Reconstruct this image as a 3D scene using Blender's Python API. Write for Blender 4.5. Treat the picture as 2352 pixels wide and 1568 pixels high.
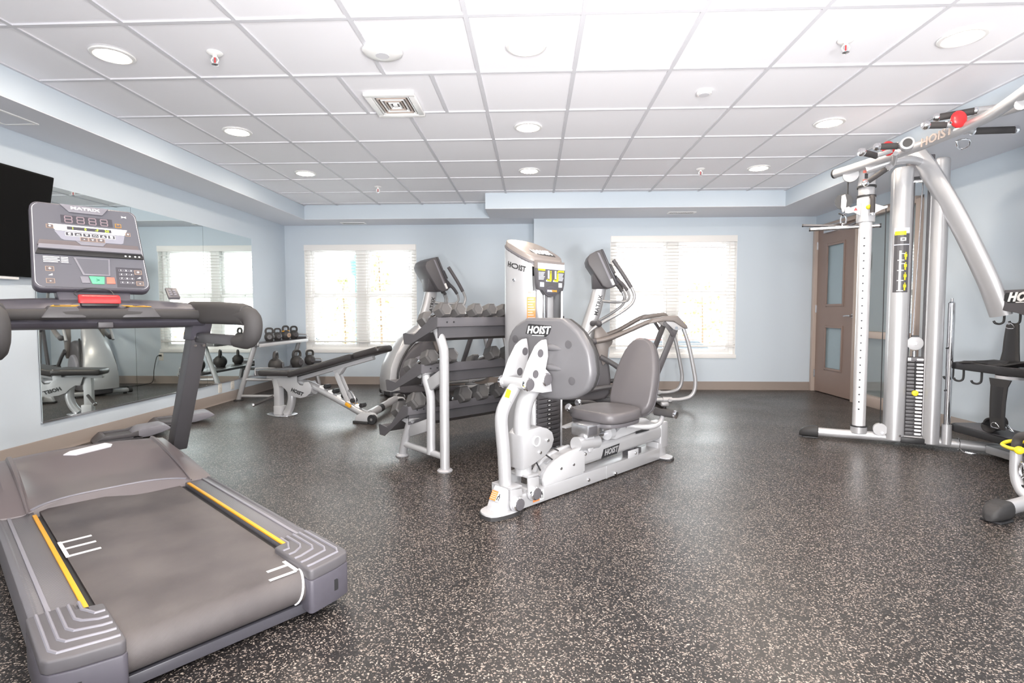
# Apartment fitness room: treadmill, leg press, dumbbell rack, ellipticals, functional trainer
import bpy, bmesh, math, random
from mathutils import Vector, Matrix
random.seed(7)
for _o in list(bpy.data.objects): bpy.data.objects.remove(_o)
S = bpy.context.scene
COL = S.collection
PI = math.pi

# ------------------------------------------------------------------ camera
YAW, PITCH, ROLL, CAMZ = -.0393, .0533, .0013, 1.05
cam = bpy.data.cameras.new('camera'); cam.sensor_width = 36; cam.lens = 1230/2352*36
cam.clip_start = .05
co = bpy.data.objects.new('camera', cam); COL.objects.link(co)
cy, sy_ = math.cos(YAW), math.sin(YAW); cp, sp = math.cos(PITCH), math.sin(PITCH); cr, sr = math.cos(ROLL), math.sin(ROLL)
xh = Vector((cy, -sy_, 0)); yh = Vector((sy_, cy, 0)); zh = Vector((0, 0, 1))
fw = cp*yh - sp*zh; up0 = sp*yh + cp*zh
rt = cr*xh - sr*up0; upv = sr*xh + cr*up0
m = Matrix((rt, upv, -fw)).transposed().to_4x4(); m.translation = (0, 0, CAMZ)
co.matrix_world = m
S.camera = co

# ------------------------------------------------------------------ light and exposure
vs = S.view_settings
S.display_settings.display_device = 'sRGB'
vs.view_transform = 'Standard'; vs.look = 'None'; vs.exposure = 0.68; vs.gamma = 1; vs.use_curve_mapping = False
w = bpy.data.worlds.new('overcast_sky'); S.world = w; w.use_nodes = True
w.node_tree.nodes['Background'].inputs[0].default_value = (.93, .97, 1, 1)
w.node_tree.nodes['Background'].inputs[1].default_value = 8.0
fl = bpy.data.lights.new('photographer_flash', 'AREA'); fl.shape = 'DISK'; fl.size = .35; fl.energy = 48; fl.color = (1, .99, .97)
fo = bpy.data.objects.new('photographer_flash', fl); COL.objects.link(fo)
fo.location = (.25, -.35, 1.75)
fo.rotation_euler = (Vector((.1, 1, .03))).to_track_quat('-Z', 'Y').to_euler()

# behind the camera: one ceiling bounce, two added fills to brighten the far ceiling
for x, y, z, e, d, sp_ in ((.3, -1.7, .7, 105, (0, .3, 1), 180), (1.5, -.9, .6, 31, (-.42, 1, .34), 100), (-.5, -.9, .6, 38, (.46, 1, .34), 100)):
    fb = bpy.data.lights.new('bounce_fill', 'AREA'); fb.shape = 'DISK'; fb.size = .6; fb.energy = e; fb.color = (1, .985, .98); fb.spread = math.radians(sp_)
    bo = bpy.data.objects.new('bounce_fill', fb); COL.objects.link(bo)
    bo.location = (x, y, z)
    bo.rotation_euler = Vector(d).to_track_quat('-Z', 'Y').to_euler()

# ------------------------------------------------------------------ helpers
MATS = {}
def mat(name, col, rough=.5, metal=0, spec=.5, emit=None, estr=0, alpha=1, trans=0, ior=1.45, noise=None, bump=None, coat=0):
    m = bpy.data.materials.new(name); m.use_nodes = True
    nt = m.node_tree; b = nt.nodes['Principled BSDF']
    b.inputs['Base Color'].default_value = (*col, 1)
    b.inputs['Roughness'].default_value = rough; b.inputs['Metallic'].default_value = metal
    b.inputs['Specular IOR Level'].default_value = spec; b.inputs['IOR'].default_value = ior
    b.inputs['Coat Weight'].default_value = coat
    if emit: b.inputs['Emission Color'].default_value = (*emit, 1); b.inputs['Emission Strength'].default_value = estr
    if trans: b.inputs['Transmission Weight'].default_value = trans
    tc = None
    if noise:
        scale, amt = noise
        tc = nt.nodes.new('ShaderNodeTexCoord'); n = nt.nodes.new('ShaderNodeTexNoise'); n.inputs['Scale'].default_value = scale; n.inputs['Detail'].default_value = 4
        nt.links.new(tc.outputs['Object'], n.inputs['Vector'])
        mx = nt.nodes.new('ShaderNodeMix'); mx.data_type = 'RGBA'; mx.blend_type = 'MIX'
        mx.inputs[6].default_value = (*[c*(1-amt) for c in col], 1); mx.inputs[7].default_value = (*[min(1, c*(1+amt)) for c in col], 1)
        nt.links.new(n.outputs['Fac'], mx.inputs[0]); nt.links.new(mx.outputs[2], b.inputs['Base Color'])
    if bump:
        scale, st, dist = bump
        if not tc: tc = nt.nodes.new('ShaderNodeTexCoord')
        n2 = nt.nodes.new('ShaderNodeTexNoise'); n2.inputs['Scale'].default_value = scale; n2.inputs['Detail'].default_value = 3
        nt.links.new(tc.outputs['Object'], n2.inputs['Vector'])
        bp = nt.nodes.new('ShaderNodeBump'); bp.inputs['Strength'].default_value = st; bp.inputs['Distance'].default_value = dist
        nt.links.new(n2.outputs['Fac'], bp.inputs['Height']); nt.links.new(bp.outputs['Normal'], b.inputs['Normal'])
    MATS[name] = m
    return m

class MB:
    """collects shapes, becomes one mesh object"""
    def __init__(s): s.v = []; s.f = []
    def add(s, v, f):
        o = len(s.v); s.v += [tuple(p) for p in v]; s.f += [tuple(i+o for i in q) for q in f]; return s
    def box(s, c, d, rot=None, ax=None):
        x, y, z = d[0]/2, d[1]/2, d[2]/2
        v = [Vector((a, b, e)) for a in (-x, x) for b in (-y, y) for e in (-z, z)]
        if rot is not None: R = Matrix.Rotation(rot, 3, ax or 'Z'); v = [R @ p for p in v]
        c = Vector(c)
        return s.add([p+c for p in v], [(0, 1, 3, 2), (4, 6, 7, 5), (0, 4, 5, 1), (2, 3, 7, 6), (0, 2, 6, 4), (1, 5, 7, 3)])
    def obox(s, p0, p1, w, h, up=(0, 0, 1)):
        """bar of section w (sideways) x h (along up) from p0 to p1"""
        p0, p1 = Vector(p0), Vector(p1); d = (p1-p0).normalized(); u = Vector(up); r = d.cross(u)
        if r.length < 1e-4: r = d.cross(Vector((1, 0, 0)))
        r.normalize(); u = r.cross(d)
        v = [p+r*a*w/2+u*b*h/2 for p in (p0, p1) for a, b in ((-1, -1), (1, -1), (1, 1), (-1, 1))]
        return s.add(v, [(3, 2, 1, 0), (4, 5, 6, 7), (0, 1, 5, 4), (1, 2, 6, 5), (2, 3, 7, 6), (3, 0, 4, 7)])
    def cyl(s, p0, p1, r, r1=None, n=20):
        return s.tube([p0, p1], [r, r if r1 is None else r1], n)
    def tube(s, pts, r, n=12, closed=False, smooth=0, sx=1.0, up=None):
        """swept tube; sx scales the section sideways (flat bars), up fixes the section"""
        P = [Vector(p) for p in pts]; k = len(P)
        R = list(r) if isinstance(r, (list, tuple)) else [r]*k
        if smooth:
            Q = []; RR = []
            idx = range(k) if closed else range(k-1)
            for i in idx:
                p0, p1, p2, p3 = (P[(i-1) % k], P[i], P[(i+1) % k], P[(i+2) % k]) if closed else (P[max(i-1, 0)], P[i], P[i+1], P[min(i+2, k-1)])
                for j in range(smooth):
                    t = j/smooth
                    Q.append(.5*((2*p1)+(p2-p0)*t+(2*p0-5*p1+4*p2-p3)*t*t+(3*p1-p0-3*p2+p3)*t**3)); RR.append(R[i]*(1-t)+R[(i+1) % k]*t)
            if not closed: Q.append(P[-1]); RR.append(R[-1])
            P, R = Q, RR; k = len(P)
        rings = []; prev = None
        for i in range(k):
            if closed: d = P[(i+1) % k]-P[i-1]
            elif i == 0: d = P[1]-P[0]
            elif i == k-1: d = P[-1]-P[-2]
            else: d = (P[i+1]-P[i]).normalized()+(P[i]-P[i-1]).normalized()
            if d.length < 1e-9: d = Vector((0, 0, 1))
            d.normalize()
            if up is not None: u = Vector(up); a = d.cross(u)
            elif prev is None: a = d.cross(Vector((0, 0, 1)) if abs(d.z) < .9 else Vector((1, 0, 0)))
            else: a = prev-d*prev.dot(d)
            a.normalize(); prev = a; b = d.cross(a)
            rings.append([P[i]+(a*math.cos(2*PI*j/n)*sx+b*math.sin(2*PI*j/n))*R[i] for j in range(n)])
        return s.loft(rings, closed=closed)
    def loft(s, rings, closed=False, cap=True):
        n = len(rings[0]); k = len(rings); v = [p for q in rings for p in q]; f = []
        for i in range(k if closed else k-1):
            for j in range(n):
                f.append((i*n+j, i*n+(j+1) % n, ((i+1) % k)*n+(j+1) % n, ((i+1) % k)*n+j))
        if cap and not closed: f.append(tuple(range(n-1, -1, -1))); f.append(tuple(range((k-1)*n, k*n)))
        return s.add(v, f)
    def prism(s, poly, pl, a, b):
        """polygon in plane 'xy','xz' or 'yz' extruded between a and b on the third axis"""
        def P(u, v, h): return {'xy': (u, v, h), 'xz': (u, h, v), 'yz': (h, u, v)}[pl]
        return s.loft([[P(u, v, a) for u, v in poly], [P(u, v, b) for u, v in poly]])
    def lathe(s, prof, o, ax=(0, 0, 1), n=24):
        o = Vector(o); ax = Vector(ax).normalized(); q = Vector((0, 0, 1)).rotation_difference(ax)
        return s.loft([[o+q @ Vector((r*math.cos(2*PI*j/n), r*math.sin(2*PI*j/n), h)) for j in range(n)] for r, h in prof])
    def ball(s, c, r, n=16, sc=(1, 1, 1), ax=None):
        k = n//2; prof = []
        rings = [[Vector(c)+Vector((max(1e-4, math.sin(PI*i/k))*r*math.cos(2*PI*j/n)*sc[0], max(1e-4, math.sin(PI*i/k))*r*math.sin(2*PI*j/n)*sc[1], -math.cos(PI*i/k)*r*sc[2])) for j in range(n)] for i in range(k+1)]
        return s.loft(rings)
    def pad(s, poly, pl, a, b, r=.02, n=4):
        """upholstered pad: outline with rounded rims on both faces"""
        cx = sum(p[0] for p in poly)/len(poly); cz = sum(p[1] for p in poly)/len(poly)
        def P(u, v, h): return {'xy': (u, v, h), 'xz': (u, h, v), 'yz': (h, u, v)}[pl]
        def ins(d):
            o = []
            for u, v in poly:
                l = math.hypot(u-cx, v-cz) or 1; o.append((u-(u-cx)/l*d, v-(v-cz)/l*d))
            return o
        sg = 1 if b > a else -1
        rings = []
        for i in range(n+1):
            t = PI/2*(1-i/n); rings.append([P(u, v, a+sg*r*(1-math.sin(t))) for u, v in ins(r*(1-math.cos(t)))])
        for i in range(n+1):
            t = PI/2*i/n; rings.append([P(u, v, b-sg*r*(1-math.sin(t))) for u, v in ins(r*(1-math.cos(t)))])
        return s.loft(rings)
    def build(s, name, m, parent=None, bev=0, seg=2, smooth=True, ang=35, label=None, kind=None):
        me = bpy.data.meshes.new(name); me.from_pydata(s.v, [], s.f); me.validate()
        bm = bmesh.new(); bm.from_mesh(me)
        bmesh.ops.recalc_face_normals(bm, faces=bm.faces)
        if bev:
            es = [e for e in bm.edges if len(e.link_faces) == 2 and e.calc_face_angle(0) > .5]
            if es: bmesh.ops.bevel(bm, geom=es, offset=bev, segments=seg, profile=.5, affect='EDGES', clamp_overlap=True)
        bm.to_mesh(me); bm.free()
        if smooth:
            me.shade_smooth(); me.set_sharp_from_angle(angle=math.radians(ang))
        o = bpy.data.objects.new(name, me); COL.objects.link(o)
        me.materials.append(MATS[m] if isinstance(m, str) else m)
        if parent is not None: o.parent = parent
        if label: o['label'] = label
        if kind: o['kind'] = kind
        return o

def thing(name, label, cat, loc=(0, 0, 0), deg=0, group=None):
    o = bpy.data.objects.new(name, None); COL.objects.link(o); o.empty_display_size = .1
    o.location = loc; o.rotation_euler = (0, 0, math.radians(deg)); o['label'] = label; o['category'] = cat
    if group: o['group'] = group
    return o
def tag(o, label, cat, group=None):
    o['label'] = label; o['category'] = cat
    if group: o['group'] = group
    return o
def struct(o): o['kind'] = 'structure'; return o
def dup(root, loc, deg, label, group=None):
    r = root.copy(); COL.objects.link(r); r.location = loc; r.rotation_euler = (0, 0, math.radians(deg)); r['label'] = label
    if group: r['group'] = group
    for ch in list(root.children):
        c = ch.copy(); COL.objects.link(c); c.parent = r
        for g in list(ch.children):
            d = g.copy(); COL.objects.link(d); d.parent = c
    return r
def text(body, size, o, right, up, m, parent, name='lettering', shear=0, ex=.0015, bold=0, align='CENTER', width=1.0):
    """flat raised lettering: o is the centre, right/up the writing directions (thing-local)"""
    c = bpy.data.curves.new('t', 'FONT'); c.body = body; c.size = size; c.shear = shear; c.extrude = ex; c.offset = bold
    c.align_x = align; c.space_character = 1.06; c.align_y = 'CENTER'; c.resolution_u = 2
    t = bpy.data.objects.new('t', c); COL.objects.link(t)
    dg = bpy.context.evaluated_depsgraph_get()
    me = bpy.data.meshes.new_from_object(t.evaluated_get(dg)); bpy.data.objects.remove(t)
    r = Vector(right).normalized(); u = Vector(up); u = (u-r*u.dot(r)).normalized(); n = r.cross(u)
    M = Matrix((r*width, u, n)).transposed().to_4x4(); M.translation = Vector(o)
    me.transform(M); me.name = name
    ob = bpy.data.objects.new(name, me); COL.objects.link(ob); me.materials.clear(); me.materials.append(MATS[m]); ob.parent = parent
    return ob
def circ(cx, cz, rx, rz=None, n=24, a0=0, a1=2*PI):
    rz = rz or rx; full = abs(a1-a0-2*PI) < 1e-6
    return [(cx+rx*math.cos(a0+(a1-a0)*i/(n if full else n-1)), cz+rz*math.sin(a0+(a1-a0)*i/(n if full else n-1))) for i in range(n)]
def rrect(x0, z0, x1, z1, r, n=5):
    o = []
    for cx, cz, a in ((x1-r, z0+r, -PI/2), (x1-r, z1-r, 0), (x0+r, z1-r, PI/2), (x0+r, z0+r, PI)):
        o += [(cx+r*math.cos(a+PI/2*i/n), cz+r*math.sin(a+PI/2*i/n)) for i in range(n+1)]
    return o
def soft(poly, k=3):
    """rounds an outline (closed Catmull-Rom)"""
    P = [Vector(p) for p in poly]; n = len(P); o = []
    for i in range(n):
        p0, p1, p2, p3 = P[i-1], P[i], P[(i+1) % n], P[(i+2) % n]
        for j in range(k):
            t = j/k; q = .5*((2*p1)+(p2-p0)*t+(2*p0-5*p1+4*p2-p3)*t*t+(3*p1-p0-3*p2+p3)*t**3); o.append((q.x, q.y))
    return o
def quad(mb, pts, n=None, th=.001):
    """thin plate (decal with thickness) through four corners"""
    P = [Vector(p) for p in pts]; nn = (P[1]-P[0]).cross(P[2]-P[0]).normalized()*th
    k = len(P)
    return mb.add([p-nn for p in P]+[p+nn for p in P], [tuple(range(k-1, -1, -1)), tuple(range(k, 2*k))]+[(i, (i+1) % k, k+(i+1) % k, k+i) for i in range(k)])

# ------------------------------------------------------------------ materials
mat('wall_blue', (.575, .64, .705), .75, bump=(220, .06, .001))
mat('soffit_white', (.74, .75, .80), .8)
mat('tile_white', (.915, .905, .94), .85, bump=(160, .12, .001))
mat('grid_white', (.66, .655, .69), .6)
mat('base_taupe', (.27, .225, .20), .5)
mat('white_paint', (.86, .85, .84), .4)
mat('slat_white', (.84, .82, .80), .5)
mat('taupe_door', (.26, .19, .165), .4, noise=(3, .05))
mat('taupe_frame', (.46, .38, .335), .4)
mat('silver', (.46, .46, .475), .34, .4, noise=(8, .03))
mat('silver_grey', (.40, .40, .415), .38, .35)
mat('light_plate', (.45, .45, .465), .45, .1)
mat('chrome', (.85, .85, .87), .12, 1)
mat('steel', (.62, .62, .64), .25, .9)
mat('charcoal', (.075, .072, .078), .42)
mat('plastic_grey', (.095, .09, .098), .45)
mat('plastic_blue_grey', (.078, .073, .09), .42, noise=(40, .08))
mat('panel_grey', (.12, .12, .14), .35)
mat('panel_dark', (.065, .063, .075), .3)
mat('panel_light', (.21, .205, .235), .4)
mat('pad_vinyl', (.10, .093, .098), .38, bump=(300, .08, .001))
mat('black', (.022, .022, .024), .45)
mat('rubber', (.03, .029, .03), .6)
mat('foam', (.05, .047, .048), .75, bump=(260, .2, .001))
mat('hex_rubber', (.085, .081, .081), .5, noise=(30, .1))
mat('iron_black', (.045, .042, .042), .5, noise=(60, .15), bump=(180, .15, .001))
mat('taupe_shroud', (.22, .195, .185), .4, .2)
mat('screen_black', (.003, .003, .003), .5, spec=.1)
mat('yellow', (.66, .32, .02), .45)
mat('lemon', (.72, .58, .02), .45)
mat('orange', (.72, .22, .06), .5)
mat('red', (.62, .03, .035), .3)
mat('white', (.85, .85, .85), .4)
mat('ink', (.02, .02, .022), .5)
mat('green_key', (.12, .62, .27), .4)
mat('red_key', (.75, .18, .13), .4)
mat('led_dim', (.27, .21, .235), .4)
mat('led_green', (.45, .62, .06), .4)
mat('pink_bronze', (.42, .30, .22), .4)
mat('blue_grey_label', (.55, .58, .68), .4)
mat('outlet_white', (.80, .77, .72), .35)
mat('lamp', (1, 1, 1), .5, emit=(1, .87, .72), estr=150)
mat('foliage', (.26, .27, .12), .8, noise=(6, .5))
mat('leaf_autumn', (.45, .22, .06), .8, noise=(6, .4))
mat('bark', (.12, .08, .05), .9, noise=(20, .4))
mat('lamp_green', (.03, .16, .12), .4)
mat('brick_pale', (.55, .45, .40), .8)
mat('siding', (.65, .62, .58), .7)
mat('ground_pale', (.72, .72, .71), .9, noise=(40, .2))  # colour lightened to throw more daylight up onto the ceiling
mat('car_red', (.45, .04, .03), .25, coat=.5)
mat('car_white', (.75, .75, .77), .25, coat=.5)
mat('car_glass', (.03, .035, .04), .1)
mat('house_pane', (.33, .36, .40), .2)
mat('key_field', (.27, .27, .32), .4)

def nodes(m): return m.node_tree.nodes, m.node_tree.links, m.node_tree.nodes['Principled BSDF']
# mirror with a faint green cast
mm = mat('mirror_glass', (.86, .92, .90), .015, 1)
# window glass: clear pane that lets light straight through, glossy at grazing angles
g = bpy.data.materials.new('window_glass'); g.use_nodes = True; nt = g.node_tree; nt.nodes.clear()
out = nt.nodes.new('ShaderNodeOutputMaterial'); mxs = nt.nodes.new('ShaderNodeMixShader'); tr = nt.nodes.new('ShaderNodeBsdfTransparent'); gl = nt.nodes.new('ShaderNodeBsdfGlossy')
tr.inputs[0].default_value = (.95, .97, .97, 1); gl.inputs['Roughness'].default_value = .02
fr = nt.nodes.new('ShaderNodeFresnel'); fr.inputs[0].default_value = 1.4
nt.links.new(fr.outputs[0], mxs.inputs[0]); nt.links.new(tr.outputs[0], mxs.inputs[1]); nt.links.new(gl.outputs[0], mxs.inputs[2]); nt.links.new(mxs.outputs[0], out.inputs[0])
MATS['window_glass'] = g
mat('door_glass', (.30, .38, .42), .08, spec=.7)  # reflection of the left wall put into the blue-grey base colour
# rubber floor: black with tan flecks
fm = mat('floor_rubber', (.03, .028, .028), .36); N, L, B = nodes(fm)
tc = N.new('ShaderNodeTexCoord')
v1 = N.new('ShaderNodeTexVoronoi'); v1.inputs['Scale'].default_value = 250; v1.inputs['Randomness'].default_value = 1
wn = N.new('ShaderNodeTexNoise'); wn.inputs['Scale'].default_value = 70; wn.inputs['Detail'].default_value = 2
wa = N.new('ShaderNodeMix'); wa.data_type = 'VECTOR'; wa.inputs[0].default_value = .012
L.new(tc.outputs['Object'], wn.inputs['Vector']); L.new(tc.outputs['Object'], wa.inputs[4]); L.new(wn.outputs['Color'], wa.inputs[5])
L.new(wa.outputs[1], v1.inputs['Vector'])
rp = N.new('ShaderNodeValToRGB'); rp.color_ramp.interpolation = 'CONSTANT'
sep = N.new('ShaderNodeSeparateColor'); L.new(v1.outputs['Color'], sep.inputs[0])
L.new(sep.outputs[0], rp.inputs[0])
e = rp.color_ramp.elements; e[0].position = 0; e[0].color = (.016, .0145, .0148, 1); e[1].position = .76; e[1].color = (.22, .18, .155, 1)
e2 = e.new(.85); e2.color = (.06, .053, .05, 1); e3 = e.new(.93); e3.color = (.33, .285, .25, 1)
n2 = N.new('ShaderNodeTexNoise'); n2.inputs['Scale'].default_value = 1.1; n2.inputs['Detail'].default_value = 3; L.new(tc.outputs['Object'], n2.inputs['Vector'])
mr = N.new('ShaderNodeMapRange'); mr.inputs[1].default_value = .3; mr.inputs[2].default_value = .7; mr.inputs[3].default_value = .30; mr.inputs[4].default_value = .44
L.new(n2.outputs['Fac'], mr.inputs[0]); L.new(mr.outputs[0], B.inputs['Roughness'])
L.new(rp.outputs[0], B.inputs['Base Color'])
bp = N.new('ShaderNodeBump'); bp.inputs['Strength'].default_value = .15; bp.inputs['Distance'].default_value = .001
L.new(v1.outputs['Distance'], bp.inputs['Height']); L.new(bp.outputs['Normal'], B.inputs['Normal'])
# running belt: dark rubber with a fine weave
bm_ = mat('belt_rubber', (.085, .078, .08), .55); N, L, B = nodes(bm_)
tc = N.new('ShaderNodeTexCoord'); wv = N.new('ShaderNodeTexWave'); wv.wave_type = 'BANDS'; wv.bands_direction = 'DIAGONAL'; wv.inputs['Scale'].default_value = 110
L.new(tc.outputs['Object'], wv.inputs['Vector']); bp = N.new('ShaderNodeBump'); bp.inputs['Strength'].default_value = .2; bp.inputs['Distance'].default_value = .002
L.new(wv.outputs['Fac'], bp.inputs['Height']); L.new(bp.outputs['Normal'], B.inputs['Normal'])
nz = N.new('ShaderNodeTexNoise'); nz.inputs['Scale'].default_value = 5; nz.inputs['Detail'].default_value = 6; L.new(tc.outputs['Object'], nz.inputs['Vector'])
cr_ = N.new('ShaderNodeValToRGB'); cr_.color_ramp.elements[0].color = (.066, .058, .06, 1); cr_.color_ramp.elements[1].color = (.105, .094, .094, 1); cr_.color_ramp.elements[0].position = .3; cr_.color_ramp.elements[1].position = .7
L.new(nz.outputs['Fac'], cr_.inputs[0]); L.new(cr_.outputs[0], B.inputs['Base Color'])
# ribbed foot rails
rb = mat('rail_ribbed', (.115, .11, .122), .35); N, L, B = nodes(rb)
tc = N.new('ShaderNodeTexCoord'); wv = N.new('ShaderNodeTexWave'); wv.wave_type = 'BANDS'; wv.bands_direction = 'X'; wv.inputs['Scale'].default_value = 42
L.new(tc.outputs['Object'], wv.inputs['Vector']); bp = N.new('ShaderNodeBump'); bp.inputs['Strength'].default_value = .3; bp.inputs['Distance'].default_value = .002
L.new(wv.outputs['Fac'], bp.inputs['Height']); L.new(bp.outputs['Normal'], B.inputs['Normal'])

# ------------------------------------------------------------------ the room
XL, XR, YB, YL, YR, XJ = -3.65, 3.78, -2.6, 7.80, 7.38, .01
CZ, SZ = 2.516, 2.335          # ceiling and soffit heights
struct(MB().box((.065, 2.6, -.05), (7.9, 10.8, .1)).build('floor', 'floor_rubber', smooth=False))
def wall_with_hole(name, axis, at, th, a0, a1, holes, ztop=2.62):
    mb = MB(); ps = a0
    def put(u0, u1, z0, z1):
        if u1-u0 < 1e-4 or z1-z0 < 1e-4: return
        if axis == 'y': mb.box(((u0+u1)/2, at+th/2, (z0+z1)/2), (u1-u0, abs(th), z1-z0))
        else: mb.box((at+th/2, (u0+u1)/2, (z0+z1)/2), (abs(th), u1-u0, z1-z0))
    for u0, u1, z0, z1 in holes:
        put(ps, u0, 0, ztop); put(u0, u1, 0, z0); put(u0, u1, z1, ztop); ps = u1
    put(ps, a1, 0, ztop)
    return struct(mb.build(name, 'wall_blue', smooth=False))
WL = (-3.36, -1.70, .49, 2.05); WR = (1.05, 2.745, .455, 2.09)
wall_with_hole('wall_left', 'x', XL, -.15, YB-.15, YL+.2, [])
wall_with_hole('wall_far_left', 'y', YL, .2, XL, XJ, [WL])
wall_with_hole('wall_far_right', 'y', YR, .2, XJ, XR+.15, [WR])
wall_with_hole('wall_jog', 'x', XJ, .15, YR+.2, YL+.2, [])
wall_with_hole('wall_right', 'x', XR, .15, YB-.15, YR, [(5.40, 7.36, 0, 2.19)])
wall_with_hole('wall_back', 'y', YB, -.15, XL, XR, [])
# soffits: blue fascia, pale underside
def soffit(name, x0, x1, y0, y1):
    o = struct(MB().box(((x0+x1)/2, (y0+y1)/2, (SZ+2.62)/2), (x1-x0, y1-y0, 2.62-SZ)).build(name, 'wall_blue', smooth=False))
    MB().box(((x0+x1)/2, (y0+y1)/2, SZ-.002), (x1-x0-.002, y1-y0-.002, .006)).build('underside', 'soffit_white', o, smooth=False)
soffit('trim_1', XL, -3.13, YB, YL)
soffit('trim_2', 3.04, XR, YB, YR)
soffit('trim_3', -3.13, XJ, 7.30, YL)
soffit('trim_4', -.59, XJ, 6.66, 7.30)
soffit('trim_5', XJ, 3.04, 6.66, YR)
# suspended ceiling
ce = struct(MB().box((.06, 2.6, 2.60), (7.6, 10.7, .06)).build('ceiling', 'tile_white', smooth=False))
TX, TY, OX, OY = .582, .635, -5.5736*.582, 2.082
xs = [-3.13]+[OX+k*TX for k in range(1, 12) if -3.12 < OX+k*TX < 3.03]+[3.04]
ys = [YB]+[OY+k*TY for k in range(-8, 10) if YB+.05 < OY+k*TY < 7.25]+[7.30]
grid = MB(); tiles = []
for j in range(len(ys)-1):
    y0, y1 = ys[j], ys[j+1]; cols = list(xs)
    if abs(y0-(OY+2*TY)) < .01:
        c3, c5 = OX+3*TX, OX+5*TX; cols = [x for x in xs if not c3+.01 < x < c5-.01]+[-1.21, -.628]; cols.sort()
    for i in range(len(cols)-1):
        x0, x1 = cols[i], cols[i+1]
        if y0 > 6.6 and x0 > -.6: continue
        if y1 > 6.66 and x1 > -.58: y1b = 6.66 if x0 > -.6 else y1
        else: y1b = y1
        tiles.append((x0, x1, y0, y1b))
        if i: grid.box((x0, (y0+y1b)/2, CZ+.004), (.024, y1b-y0-.024, .012))
    if j: grid.box((-.045, y0, CZ+.0035), (6.16, .024, .011))
grid.box((-3.12, 2.35, CZ+.003), (.02, 9.9, .012)); grid.box((3.03, 2.03, CZ+.003), (.02, 9.26, .012))
grid.build('ceiling_grid', 'grid_white', ce, smooth=False, kind='stuff')
tmesh = {}
for x0, x1, y0, y1 in tiles:
    k = (round(x1-x0, 3), round(y1-y0, 3))
    if k not in tmesh:
        t = MB().box((0, 0, .010), (k[0]-.012, k[1]-.012, .016)).build('ceiling_tile', 'tile_white', ce, smooth=False); tmesh[k] = t.data
    else:
        t = bpy.data.objects.new('ceiling_tile', tmesh[k]); COL.objects.link(t); t.parent = ce
    t.location = ((x0+x1)/2, (y0+y1)/2, CZ+.0045)
# baseboards with a coved toe
def baseboard(name, p0, p1, nrm):
    p0, p1, n = Vector((*p0, 0)), Vector((*p1, 0)), Vector((*nrm, 0)); h = .112
    prof = [(0, 0), (.022, 0), (.018, .006), (.009, .02), (.008, h-.004), (.004, h), (0, h)]
    struct(MB().loft([[p+n*a+Vector((0, 0, b)) for a, b in prof] for p in (p0, p1)]).build(name, 'base_taupe', ang=60))
baseboard('baseboard_left', (XL, YB), (XL, YL), (1, 0))
baseboard('baseboard_far_left', (XL, YL), (XJ, YL), (0, -1))
baseboard('baseboard_far_right', (XJ, YR), (XR, YR), (0, -1))
baseboard('baseboard_right', (XR, 5.40), (XR, YB), (-1, 0))
baseboard('baseboard_back', (XL, YB), (XR, YB), (0, 1))

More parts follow.
